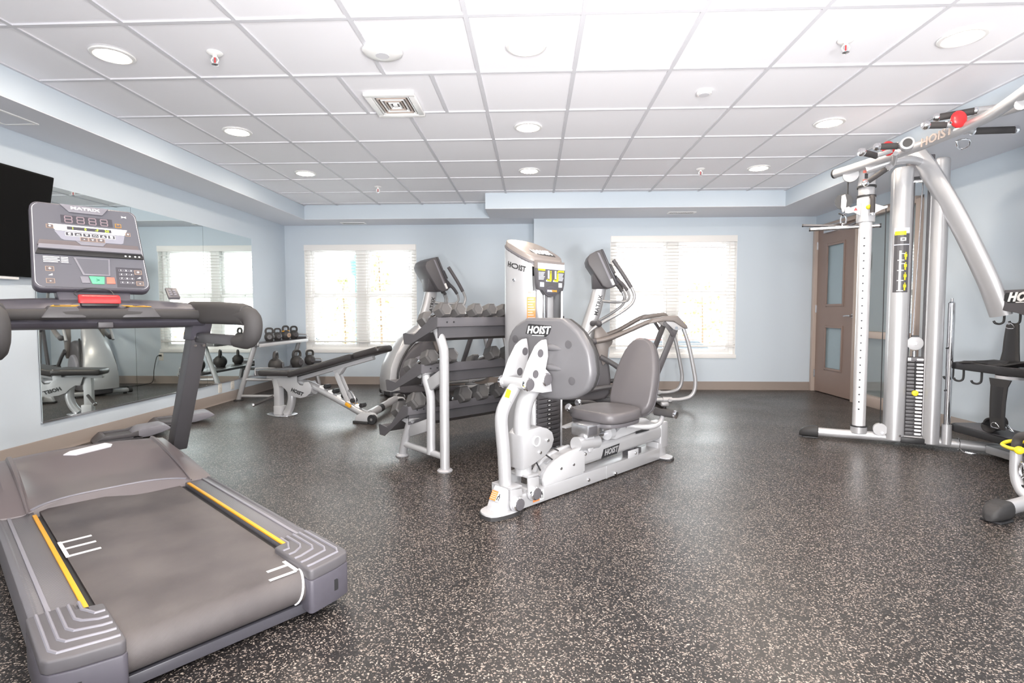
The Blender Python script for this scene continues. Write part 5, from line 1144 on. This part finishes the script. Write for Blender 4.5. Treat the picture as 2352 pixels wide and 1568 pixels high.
    # storage post
    tow(MB().cyl((.905, -.03, .05), (.905, -.03, .20), .032, n=18), sd).build('post_socket', 'silver', ft)
    pp = tow(MB().tube([(.905, -.03, .20), (.905, -.03, .62), (.905, -.03, .63), (.905, -.03, 1.12), (.905, -.03, 1.13)], [.021, .021, .0225, .0225, .012], 16), sd).build('storage_post', 'chrome', ft)
    tow(MB().cyl((.905, -.03, 1.13), (.905, -.03, 1.155), .008, n=10), sd).build('post_tip', 'steel', pp)
    for z in (.46, .78): tow(MB().cyl((.882, -.05, z), (.880, -.053, z), .007, n=8), sd).build('post_pin', 'ink', pp)
    # wide arched beam from the tower top down to the centre hub
    pts = [(x-GX, (y-GYC)*sd, z) for x, y, z in [(2.94,4.334,2.279),(2.97,4.26,2.178),(3.03,4.173,1.981),(3.11,4.083,1.718),(3.19,4.023,1.474),(3.26,3.97,1.242),(3.33,3.952,1.028)]]
    MB().tube(pts, .072, 14, smooth=5, sx=.55, up=(-.35, .9*sd, .1)).build('arched_beam', 'silver', ft)
# ---- overhead beam and grips (world coordinates, centre line y = 3.66)
bp_ = [(2.475, 4.56, 2.185), (2.52, 4.46, 2.19), (2.62, 4.22, 2.205), (2.70, 4.0, 2.215), (2.765, 3.80, 2.235), (2.785, 3.66, 2.24), (2.765, 3.52, 2.235), (2.70, 3.32, 2.215), (2.62, 3.10, 2.205), (2.52, 2.86, 2.19), (2.475, 2.76, 2.185)]
ob = cen(MB().tube(bp_, .034, 16, smooth=4)).build('overhead_beam', 'silver', ft)
cen(MB().cyl((2.470, 4.572, 2.185), (2.476, 4.559, 2.185), .036, n=18)).build('beam_cap', 'black', ob)
text('HOIST', .075, (2.755-GX-.036, 3.80-GYC, 2.232), (.25, -1, .12), (-.1, 0, 1), 'taupe_frame', ob, shear=.25, bold=.002, ex=.003)
for sd in (1, -1):
    y0 = 3.66+sd*.60
    MB().tube([(x-GX, (y-3.66)*sd, z) for x, y, z in ((2.58, 4.32, 2.15), (2.72, 4.24, 2.19), (2.84, 4.22, 2.20), (2.97, 4.28, 2.19))], .030, 12, smooth=4).build('head_link', 'silver', ft)
def grip(p0, p1, r=.022, tipboth=False):
    p0, p1 = Vector(p0), Vector(p1); d = (p1-p0).normalized()
    g_ = cen(MB().cyl(p0, p1, r, n=16)).build('grip', 'foam', ft)
    cen(MB().lathe([(0, 0), (r*1.15, 0), (r*1.3, .008), (r*1.3, .022), (r*.9, .034), (0, .036)], p1, d, 16)).build('grip_tip', 'chrome', g_)
    cen(MB().lathe([(r*1.15, 0), (r*1.15, .014), (r*.7, .022), (0, .022)], p0, -d, 16)).build('grip_collar', 'chrome', g_)
def red_hub(c, r=.048):
    o = cen(MB().ball(c, r, 18, (1, .55, 1.1))).build('red_hub', 'red', ft)
    cen(MB().cyl((c[0]-.05, c[1]-.0, c[2]-.02), (c[0]-.044, c[1], c[2]-.02), .008, n=10)).build('hub_bolt', 'chrome', o)
# left group
red_hub([(2.57,4.052,2.235)][0], .048)
grip([(2.497,4.082,2.195)][0], [(2.362,4.002,2.195)][0]); grip([(2.57,3.959,2.225)][0], [(2.459,3.974,2.225)][0])
grip([(2.663,4.211,2.13)][0], [(2.54,4.236,2.04)][0], .019)
cen(MB().tube([[(2.504,4.083,2.195)][0], [(2.537,4.048,2.2)][0], [(2.567,4.01,2.21)][0]], .018, 10, smooth=3).tube([[(2.654,4.187,2.13)][0], [(2.693,4.181,2.16)][0], [(2.6,4.016,2.19)][0]], .017, 10, smooth=3).tube([[(2.576,3.959,2.225)][0], [(2.621,3.954,2.22)][0]], .018, 10)).build('grip_stem', 'silver', ft)
bc = Vector([(2.595,3.898,2.215)][0]); cen(MB().cyl(bc+Vector((.02, .03, 0)), bc-Vector((.02, .04, 0)), .042, n=24)).build('hub_housing', 'light_plate', ft, bev=.004)
bd_ = (Vector((0, 0, CAMZ))-bc); bd_.z = 0; bd_.normalize()
cen(MB().cyl(bc+Vector((-.02, -.04, 0)), bc-Vector((.024, .048, 0)), .028, n=24)).build('hub_badge', 'ink', ft)
# centre group
red_hub([(2.726,3.614,2.285)][0], .050)
gA, gB = [(2.689,3.673,2.27)][0], [(2.581,3.676,2.27)][0]
grip(gA, gB, .021)
grip([(2.831,3.627,2.34)][0], [(2.689,3.728,2.34)][0], .022)
grip([(2.907,3.724,2.245)][0], [(3.144,3.709,2.245)][0], .022)
cen(MB().tube([[(2.837,3.627,2.34)][0], [(2.932,3.58,2.34)][0], [(2.935,3.402,2.34)][0], [(2.962,3.243,2.33)][0]], .026, 12, smooth=3).tube([[(2.695,3.673,2.27)][0], [(2.745,3.644,2.265)][0], [(2.844,3.694,2.25)][0], [(2.901,3.724,2.245)][0]], .022, 12, smooth=3).tube([[(2.821,3.691,2.28)][0], [(2.884,3.617,2.3)][0], [(2.981,3.446,2.31)][0], [(3.046,3.331,2.31)][0]], .034, 12, smooth=3).tube([[(2.882,3.742,2.24)][0], [(2.866,3.71,2.3)][0], [(2.92,3.656,2.33)][0]], .028, 12, smooth=3)).build('grip_stem', 'silver', ft)
lk = [[(2.841,3.767,2.2)][0], [(2.91,3.761,2.2)][0], [(2.94,3.804,2.17)][0], [(2.919,3.844,2.165)][0], [(2.848,3.781,2.17)][0]]
cen(MB().tube(lk, .006, 8, closed=True, smooth=3)).build('strap_ring', 'chrome', ft)
# ---- centre column, badge plate, shelves and hooks
cen(MB().box((3.50, 3.66, .58), (.10, .16, 1.16))).build('center_column', 'silver', ft, bev=.02, seg=3)
cen(MB().box((3.44, 3.66, .05), (.26, .7, .06))).build('center_base', 'silver', ft, bev=.01)
sg_ = cen(MB().loft([[(x, y, z) for y, z in ((3.355, 1.205), (3.965, 1.205), (3.975, 1.09), (3.93, 1.065), (3.80, 1.045), (3.73, 1.025), (3.59, 1.025), (3.52, 1.045), (3.39, 1.065), (3.345, 1.09))] for x in (3.30, 3.39)])).build('badge_plate', 'plastic_grey', ft, bev=.006)
cen(MB().prism([(3.915, 1.140), (3.88, 1.185), (3.60, 1.188), (3.575, 1.160), (3.60, 1.118), (3.86, 1.115)], 'yz', 3.2965, 3.30)).build('badge_backing', 'ink', sg_, smooth=False)  # dark badge behind the white plate lettering
text('HOIST', .082, (3.295-GX, 3.735-GYC, 1.152), (0, -1, 0), (0, 0, 1), 'white', sg_, shear=.28, bold=.004, ex=.002, width=1.05)
cen(MB().box((3.296, 3.70, 1.118), (.003, .20, .006))).build('badge_line', 'white', sg_, smooth=False)
def hook(y, z, x, s=.040):
    return cen(MB().tube([(x, y, z), (x, y, z-.055), (x-.004, y+.004, z-.078), (x-.02, y+.014, z-.088), (x-.04, y+.024, z-.082), (x-.048, y+.028, z-.066)], .0075, 10, smooth=3)).build('hook', 'black', ft)
for y in (3.925, 3.80, 3.66, 3.52, 3.39): hook(y, 1.055, 3.33)
for z0, nm in ((.625, 'upper'), (.155, 'lower')):
    pl_ = [(3.16, 4.10), (3.17, 4.16), (3.22, 4.20), (3.40, 4.20), (3.44, 4.16), (3.44, 3.16), (3.40, 3.12), (3.22, 3.12), (3.17, 3.16), (3.16, 3.22)]
    sh2 = cen(MB().prism(pl_, 'xy', z0, z0+.052)).build('storage_shelf', 'black', ft, bev=.008)
    cen(MB().prism([(3.18+(x-3.16)*.93, 3.66+(y-3.66)*.97) for x, y in pl_], 'xy', z0+.051, z0+.054)).build('shelf_mat', 'plastic_grey', sh2, smooth=False)
for y in (4.18, 4.08, 3.92): hook(y, .628, 3.19)
MB().lathe([(0, 0), (.10, 0), (.10, .02), (0, .02)], (3.26-GX, 3.74-GYC, .60), (0, 0, 1), 28).build('shelf_disc', 'light_plate', ft)
# foot bar with foam sleeve and yellow collar
fb_ = [(2.42,2.691,0.1)][0]
pth = [(2.66, 3.02, .30), (2.655, 3.03, .40), (2.68, 3.0, .43), (2.76, 2.90, .44)]
cen(MB().tube([[(2.62,2.973,0.204)][0], [(2.62,2.976,0.311)][0], [(2.62,2.963,0.374)][0], [(2.62,2.909,0.398)][0], [(2.62,2.818,0.419)][0]], .022, 12, smooth=4)).build('foot_bar_sleeve', 'foam', ft)
cen(MB().lathe([(0, 0), (.024, 0), (.027, .006), (.024, .020), (0, .022)], [(2.62,2.972,0.202)][0], (0, 0, -1), 16)).build('sleeve_end', 'chrome', ft)
cen(MB().tube([[(2.62,3.062,0.314)][0], [(2.58,2.967,0.316)][0], [(2.58,2.89,0.326)][0], [(2.66,2.926,0.343)][0], [(2.68,3.004,0.343)][0], [(2.66,3.066,0.33)][0]], .010, 8, closed=True, smooth=4)).build('yellow_collar', 'lemon', ft)
cen(MB().ball([(2.57,2.901,0.321)][0], .022)).build('yellow_knob', 'lemon', ft)
cen(MB().tube([[(2.6,2.952,0.305)][0], [(2.6,2.949,0.187)][0], [(2.6,2.927,0.123)][0], [(2.6,2.884,0.083)][0], [(2.62,2.834,0.062)][0]], .026, 12, smooth=4)).build('foot_bar', 'silver', ft)
cen(MB().tube([[(2.57,2.885,0.26)][0], [(2.57,2.893,0.216)][0], [(2.57,2.876,0.184)][0], [(2.57,2.858,0.226)][0]], .006, 8, closed=True, smooth=3)).build('carabiner', 'chrome', ft)
# ---- loose accessories
bar = thing('lat_bar', 'straight chrome pulldown bar hanging from the left cable, before the brown door', 'bar', (2.5, 4.5, 1.73))
b0, b1 = Vector([(-0.037,0,1.739)][0]), Vector([(0.438,0,1.735)][0])
def Wg(p): v = Vector((2.34, 4.576, 0))+gex*p[0]+gey*p[1]+Vector((0, 0, p[2])); return v-Vector((2.5, 4.5, 1.73))
b0, b1 = Wg(b0), Wg(b1); dd = (b1-b0).normalized(); mid = b0.lerp(b1, .47)
MB().cyl(b0, b1, .0155, n=16).build('bar_shaft', 'chrome', bar)
MB().cyl(mid-dd*.045, mid+dd*.045, .0175, n=16).build('knurled_sleeve', 'steel', bar)
for a, s_ in ((b0, -1), (b1, 1)): MB().cyl(a, a+dd*s_*.012, .0165, n=16).build('end_cap', 'black', bar)
MB().tube([mid+Vector((0, 0, .016)), mid+Vector((0, 0, .035)), Wg((.194, 0, 1.768))], .006, 8).build('eyelet', 'chrome', bar)
b2 = thing('short_bar', 'dark slim cable bar hanging just behind the chrome pulldown bar', 'bar', (2.5, 4.5, 1.73))
c0, c1 = Wg([(-0.091,0.1,1.79)][0]), Wg([(0.228,0.1,1.761)][0]); c2 = Wg([(0.328,0.08,1.8)][0])
MB().tube([c0, c1, c2], .011, 12).build('bar_shaft', 'charcoal', b2)
MB().cyl(c0-(c1-c0).normalized()*.01, c0, .013, n=12).build('end_cap', 'black', b2)
def strap(name, label, pts, w_, th=.010, ring_at=None):
    o = thing(name, label, 'strap', (3.2, 3.7, .5)); O = Vector((3.2, 3.7, .5)); mb = MB(); rings = []
    P = [Vector(p)-O for p in pts]; k = len(P)
    for i, p in enumerate(P):
        d = (P[min(i+1, k-1)]-P[max(i-1, 0)]).normalized(); s_ = Vector((0, 1, 0)); s_ = (s_-d*s_.dot(d)).normalized(); n = d.cross(s_); ww = w_[i] if isinstance(w_, list) else w_
        rings.append([p+s_*a*ww/2+n*b*th for a, b in ((-1, -.3), (-.9, -.5), (.9, -.5), (1, -.3), (1, .3), (.9, .5), (-.9, .5), (-1, .3))])
    mb.loft(rings).build('webbing', 'rubber', o, ang=50)
    pad = MB().loft([[p.lerp(sum(r, Vector())/8, .35)-(Vector((.005, 0, 0)) if abs((P[-1]-P[0]).z) > .2 else Vector((0, 0, -.005))) for p in r] for r in rings[1:-1]]).build('strap_binding', 'black', o)
    if ring_at:
        c = Vector(ring_at)-O; MB().tube([c+Vector((0, -.028, -.014)), c+Vector((0, .028, -.014)), c+Vector((-.006, .022, .010)), c+Vector((-.008, 0, .020)), c+Vector((-.006, -.022, .010))], .0035, 8, closed=True, smooth=3).build('d_ring', 'chrome', o)
    return o
strap('hanging_strap', 'black padded strap hanging by a D ring from the badge plate hooks', [(3.285, 3.800, .965), (3.28, 3.798, .94), (3.275, 3.795, .86), (3.27, 3.79, .78), (3.262, 3.785, .71), (3.25, 3.79, .683)], [.09, .10, .115, .125, .15, .19], .014, (3.268, 3.80, .955))
strap('hanging_strap', 'black padded strap hanging below the upper shelf down to the lower shelf', [(3.15, 3.72, .60), (3.145, 3.72, .55), (3.14, 3.72, .45), (3.14, 3.72, .34), (3.145, 3.715, .26)], [.17, .13, .12, .115, .11], .014, (3.128, 3.715, .285))
strap('ankle_strap', 'flat black strap lying across the upper shelf', [(3.17, 4.08, .684), (3.20, 4.00, .690), (3.22, 3.88, .694), (3.21, 3.74, .702), (3.25, 3.58, .71), (3.22, 3.40, .69)], .06, .008)
cuff = thing('ankle_cuff', 'looped black ankle cuff standing on the lower shelf', 'strap', (3.24, 3.86, .21))
mb = MB(); n_ = 26; rings = []
for i in range(n_+1):
    a = -.5+i/n_*5.9; r = .075+.010*math.sin(2*a); c = Vector((.045*math.cos(a), .105*math.cos(a+.2), .048+.050*math.sin(a)+.014*i/n_)); t_ = Vector((-.045*math.sin(a), -.105*math.sin(a+.2), .05*math.cos(a))).normalized(); s_ = Vector((1, .25, .15)); s_ = (s_-t_*s_.dot(t_)).normalized(); nn = t_.cross(s_)
    rings.append([c+s_*x*.042+nn*y*.006 for x, y in ((-1, -1), (1, -1), (1, 1), (-1, 1))])
mb.loft(rings).build('cuff_band', 'rubber', cuff, bev=.002)
MB().tube([(.0, -.10, .075), (-.02, -.13, .06), (-.01, -.15, .035), (.02, -.13, .03)], .004, 8, closed=True, smooth=3).build('d_ring', 'chrome', cuff)
wr = thing('cable_clip', 'thin wire clip looped over the base tube by the lower shelf', 'clip', (3.25, 4.10, 0))
o3 = Vector((2.34, 4.576, 0))+gex*.985; o3 = o3-Vector((3.25, 4.10, 0))
MB().tube([o3+gey*a+Vector((0, 0, z)) for a, z in ((-.041, .045), (-.038, .075), (0, .096), (.038, .08), (.042, .045), (.03, .014), (-.025, .010))], .0035, 8, closed=True, smooth=3).build('wire_loop', 'steel', wr)
MB().tube([o3+gex*a+gey*b+Vector((0, 0, c)) for a, b, c in ((.0, -.042, .03), (.02, -.075, .008), (.075, -.09, .006), (.085, -.075, .006), (.03, -.06, .010))], .0035, 8, smooth=3).build('wire_end', 'steel', wr)

# ------------------------------------------------------------------ adjustable bench
be = thing('adjustable_bench', 'silver adjustable weight bench with black inclined pad beside the dumbbell rack', 'bench', (-2.579, 5.383, 0), -19)
def oblong(p0, p1, w0, w1, th, n=5):
    """pad lying along p0-p1 (local xz), half widths w0,w1"""
    P0, P1 = Vector((p0[0], 0, p0[1])), Vector((p1[0], 0, p1[1])); d = P1-P0; L_ = d.length; d.normalize(); up = Vector((-d.z, 0, d.x))
    out = soft([(0, -w0*.75), (0, w0*.75), (.04, w0), (L_*.5, (w0+w1)/2), (L_-.04, w1), (L_, w1*.75), (L_, -w1*.75), (L_-.04, -w1), (L_*.5, -(w0+w1)/2), (.04, -w0)], 2)
    mb = MB(); mb.pad(out, 'xy', -th/2, th/2, th*.42, n); mb.v = [tuple(P0+d*x+Vector((0, y, 0))+up*z) for x, y, z in mb.v]; return mb
oblong((-.20, .440), (.225, .458), .13, .15, .062).build('seat_pad', 'black_vinyl' if 'black_vinyl' in MATS else mat('black_vinyl', (.035, .032, .033), .33), be, ang=60)
oblong((.20, .440), (.965, .640), .145, .14, .062).build('back_pad', 'black_vinyl', be, ang=60)
oblong((.975, .643), (1.27, .720), .135, .12, .062).build('head_pad', 'black_vinyl', be, ang=60)
MB().obox((.22, 0, .385), (1.13, 0, .63), .05, .04).build('back_rail', 'light_plate', be, bev=.006)
MB().box((.0, 0, .392), (.36, .06, .035)).build('seat_rail', 'light_plate', be, bev=.006)
hk = [(-0.024,0.393),(0.163,0.397),(0.17,0.424),(0.242,0.418),(0.241,0.365),(0.273,0.331),(0.317,0.329),(0.34,0.365),(0.389,0.372),(0.416,0.338),(0.425,0.3),(0.408,0.255),(0.352,0.217),(0.28,0.2),(0.197,0.209),(0.136,0.232),(0.092,0.278),(0.048,0.307),(0.007,0.305)]
for y in (-.05, .042): hp = MB().prism(hk, 'xz', y-.004, y+.004).build('hook_plate', 'light_plate', be, bev=.002)
(lx, lz), = [(0.242,0.26)]
text('HOIST', .052, (lx, -.0565, lz), (1, 0, -.28), (.28, 0, 1), 'ink', be, shear=.2, bold=.002, ex=.001)
text('HOIST', .052, (lx, .0485, lz), (-1, 0, .28), (.28, 0, 1), 'ink', be, shear=.2, bold=.002, ex=.001)
MB().box((-.048, 0, .215), (.075, .07, .33)).build('front_post', 'light_plate', be, bev=.008)
MB().box((-.035, 0, .055), (.095, .09, .09)).build('post_shoe', 'light_plate', be, bev=.008)
MB().tube([(.05, 0, .02), (.10, 0, .09), (.125, 0, .20), (.10, 0, .33), (.06, 0, .38)], .040, 14, smooth=4).build('front_leg', 'silver', be)
MB().prism(soft([(-.16, -.06), (-.16, .06), (0, .11), (.13, .07), (.13, -.07), (0, -.11)]), 'xy', 0, .014).build('foot_plate', 'steel', be, bev=.003)
MB().cyl((-.06, -.06, .20), (-.17, -.20, .13), .014, n=12).build('pull_handle', 'foam', be)
MB().lathe([(0, 0), (.017, 0), (.019, .006), (.017, .02), (0, .022)], (-.17, -.20, .13), (-.62, -.7, -.35), 14).build('handle_tip', 'chrome', be)
MB().tube([(.10, 0, .36), (.36, 0, .335), (.60, 0, .245), (.85, 0, .145), (1.00, 0, .085), (1.08, 0, .085)], .036, 14, smooth=4).build('main_beam', 'silver', be)
MB().tube([(.14, 0, .28), (.30, 0, .27), (.42, 0, .29)], .05, 12, smooth=3).build('beam_gusset', 'silver', be)
for k in range(5):
    x = .50+k*.105; z = .285-k*.0405+.03
    MB().obox((x, 0, z+.01), (x+.055, 0, z-.010), .05, .018).build('stop_label', 'white', be, smooth=False)
    MB().cyl((x+.075, -.032, z+.012), (x+.075, .032, z+.012), .024, n=6).build('ladder_stop', 'black', be, bev=.002)
MB().obox((.705, -.026, .465), (.835, -.026, .20), .014, .050).obox((.705, .026, .465), (.835, .026, .20), .014, .050).build('support_strut', 'light_plate', be, bev=.004)
MB().tube([(.83, 0, .30), (.87, 0, .28), (.91, 0, .20), (.90, 0, .15), (.86, 0, .17)], .010, 8, smooth=3).build('strut_loop', 'steel', be)
for y in (-.05, .05): MB().box((.862, y, .165), (.065, .025, .03), .45, 'Y').build('yellow_catch', 'yellow', be, bev=.006)
MB().prism([(.66, .49), (.80, .525), (.75, .46), (.72, .44)], 'xz', -.03, .03).build('strut_bracket', 'light_plate', be, bev=.003)
MB().cyl((1.06, -.02, .075), (.78, .88, .075), .040, n=16).build('rear_crossbar', 'silver', be)
MB().cyl((.965, .29, .075), (.935, .385, .075), .042, n=16).build('crossbar_band', 'black', be)
for cx, cy_ in ((1.06, -.03), (.775, .90)):
    w_ = MB().prism([(cx-.12, .02), (cx-.10, .075), (cx-.03, .105), (cx+.08, .10), (cx+.11, .07), (cx+.09, .02)], 'xz', cy_-.03, cy_+.03).build('wheel_shoe', 'light_plate', be, bev=.006)
    MB().prism([(cx-.13, .0), (cx-.13, .022), (cx+.04, .022), (cx+.04, 0)], 'xz', cy_-.045, cy_+.045).build('shoe_pad', 'rubber', w_, bev=.004)
    MB().cyl((cx+.085, cy_-.045, .048), (cx+.085, cy_-.015, .048), .046, n=20).build('transport_wheel', 'black', be)
    MB().cyl((cx+.085, cy_-.048, .048), (cx+.085, cy_-.044, .048), .014, n=12).build('axle_bolt', 'chrome', be)

# ------------------------------------------------------------------ kettlebell rack and kettlebells
KZ1, KZ0 = .685, .335
kr = thing('kettlebell_rack', 'silver two shelf kettlebell rack along the left wall in the far corner', 'rack', (-3.3, 6.9, 0))
for y in (-.63, .60):
    l = MB().cyl((-.245, y, .01), (-.03, y, KZ1-.03), .029, n=16).build('rear_leg', 'silver_grey', kr)
    MB().lathe([(0, 0), (.055, 0), (.056, .008), (.036, .016), (0, .016)], (-.245, y, 0), n=20).build('foot_cap', 'rubber', l)
    l = MB().cyl((.25, y, .01), (.185, y, KZ0-.02), .026, n=16).build('front_leg', 'silver_grey', kr)
    MB().lathe([(0, 0), (.050, 0), (.051, .008), (.034, .016), (0, .016)], (.252, y, 0), n=20).build('foot_cap', 'rubber', l)
    MB().cyl((-.23, y, .055), (.24, y, .055), .018, n=12).build('side_bar', 'silver_grey', kr)
    MB().cyl((-.17, y, .255), (.20, y, .255), .018, n=12).build('side_bar', 'silver_grey', kr)
for z, x0, x1, nm in ((KZ1, -.20, .055, 'top'), (KZ0, -.02, .27, 'low')):
    s_ = MB().box(((x0+x1)/2, 0, z-.016), (x1-x0, 1.36, .030)).build('shelf', 'charcoal', kr, bev=.003)
    MB().box((x1+.004, 0, z-.020), (.010, 1.37, .042)).build('shelf_edge', 'light_plate', s_, bev=.003)
    for y in (-.685, .685):
        MB().tube([(x0+.02, y, z-.02), (x0+.02, y, z+.045), (x0+.05, y, z+.062), (x1-.05, y, z+.062), (x1-.015, y, z+.045), (x1-.015, y, z-.02)], .008, 8, smooth=3).build('end_guard', 'silver_grey', s_)
        MB().box(((x0+x1)/2, y*.998, z+.0), (x1-x0-.02, .006, .06)).build('end_plate', 'charcoal', s_, smooth=False)
kb = {}
def kettlebell(x, y, z, R_, deg, label, yellow=False):
    t = thing('kettlebell', label, 'kettlebell', (x, y, z), deg, 'kettlebells on the corner rack')
    prof = [(0, 0), (R_*.62, 0), (R_*.70, R_*.06)]+[(R_*math.sin(a), R_*.92-R_*math.cos(a)) for a in [math.radians(q) for q in range(48, 178, 13)]]+[(0, R_*1.92)]
    MB().lathe(prof, (0, 0, 0), n=24).build('bell', 'iron_black', t, ang=60)
    h = R_*1.12; w_ = R_*.66
    MB().tube([(0, -w_*.75, R_*1.55), (0, -w_*.98, R_*1.85), (0, -w_*1.05, R_*2.25), (0, -w_*.72, R_*2.62), (0, 0, R_*2.70), (0, w_*.72, R_*2.62), (0, w_*1.05, R_*2.25), (0, w_*.98, R_*1.85), (0, w_*.75, R_*1.55)], [R_*.25, R_*.22, R_*.20, R_*.2, R_*.2, R_*.2, R_*.20, R_*.22, R_*.25], 12, smooth=4).build('handle', 'iron_black', t)
    MB().cyl((R_*.93, 0, R_*.9), (R_*.985, 0, R_*.9), R_*.46, n=20).build('weight_disc', 'pink_bronze' if yellow else 'plastic_grey', t)
    if yellow:
        for s_ in (-1, 1): MB().lathe([(R_*.25, -.006), (R_*.275, -.004), (R_*.27, .006), (R_*.24, .008)], (0, s_*w_*.93, R_*1.74), (0, s_*.3, 1), 16).build('yellow_band', 'yellow', t)
    return t
for px in (): pass
tops = [(-3.498,6.857),(-3.493,7.081),(-3.493,7.32),(-3.505,7.575)]
for (x, y), R_, dg, lb, yl in zip(tops, (.062, .058, .068, .064), (-62, -45, -25, -40), ('black kettlebell on the rack top shelf, nearest the treadmill', 'black kettlebell on the rack top shelf, second from the treadmill end', 'black kettlebell with yellow bands on the rack top shelf', 'black kettlebell on the rack top shelf, farthest, behind the yellow banded one'), (0, 0, 1, 0)): kettlebell(max(-3.44, min(-3.30, x)), y, KZ1, R_, dg, lb, yl)
lows = [(-3.145,6.411),(-3.115,6.939),(-3.123,7.361)]
for (x, y), R_, dg, lb in zip(lows, (.088, .082, .072), (10, -25, -35), ('large black kettlebell on the lower shelf, nearest, above the bench seat', 'black kettlebell in the middle of the lower rack shelf', 'black kettlebell at the far end of the lower rack shelf')): kettlebell(max(-3.22, min(-3.12, x)), y, KZ0, R_, dg, lb)

# ------------------------------------------------------------------ step platforms along the left wall
def step(loc, deg, label):
    t = thing('step_platform', label, 'step', loc, deg, 'step platforms below the mirror')
    w_ = .125
    # flat base, sunken tray on the left, tread rising to the right
    MB().prism([(-.27, .006), (-.255, .022), (-.225, .040), (.02, .040), (.06, .022), (.06, .006)], 'xz', -w_, w_).build('platform_base', 'plastic_grey', t, bev=.005)
    MB().prism([(-.02, .010), (-.005, .040), (.035, .078), (.06, .086), (.215, .094), (.262, .070), (.268, .056), (.20, .034), (.10, .012)], 'xz', -w_, w_).build('raised_tread', 'panel_light', t, bev=.006)
    mb = MB()
    for s_ in (-1, 1): mb.prism([(-.245, .030), (-.205, .060), (-.02, .060), (.03, .075), (.03, .030)], 'xz', s_*w_-.002*s_-.011, s_*w_-.002*s_+.011)
    mb.prism([(-.255, .022), (-.205, .062), (-.185, .062), (-.195, .022)], 'xz', -w_+.008, w_-.008); mb.build('tray_rim', 'plastic_grey', t, bev=.004)
    MB().box((-.085, 0, .0415), (.19, .21, .006)).build('tray_recess', 'charcoal', t, smooth=False)
    for x in (-.2, .03):
        for y in (-.08, .08): MB().box((x, y, .004), (.045, .04, .008)).build('rubber_foot', 'rubber', t, smooth=False)
    return t
st = step((-3.40, 4.36, 0), 47, 'grey step platform below the mirror, nearer, its tread raised to the right')
dup(st, (-3.38, 4.97, 0), 42, 'grey step platform below the mirror, farther, half behind the treadmill upright', 'step platforms below the mirror')
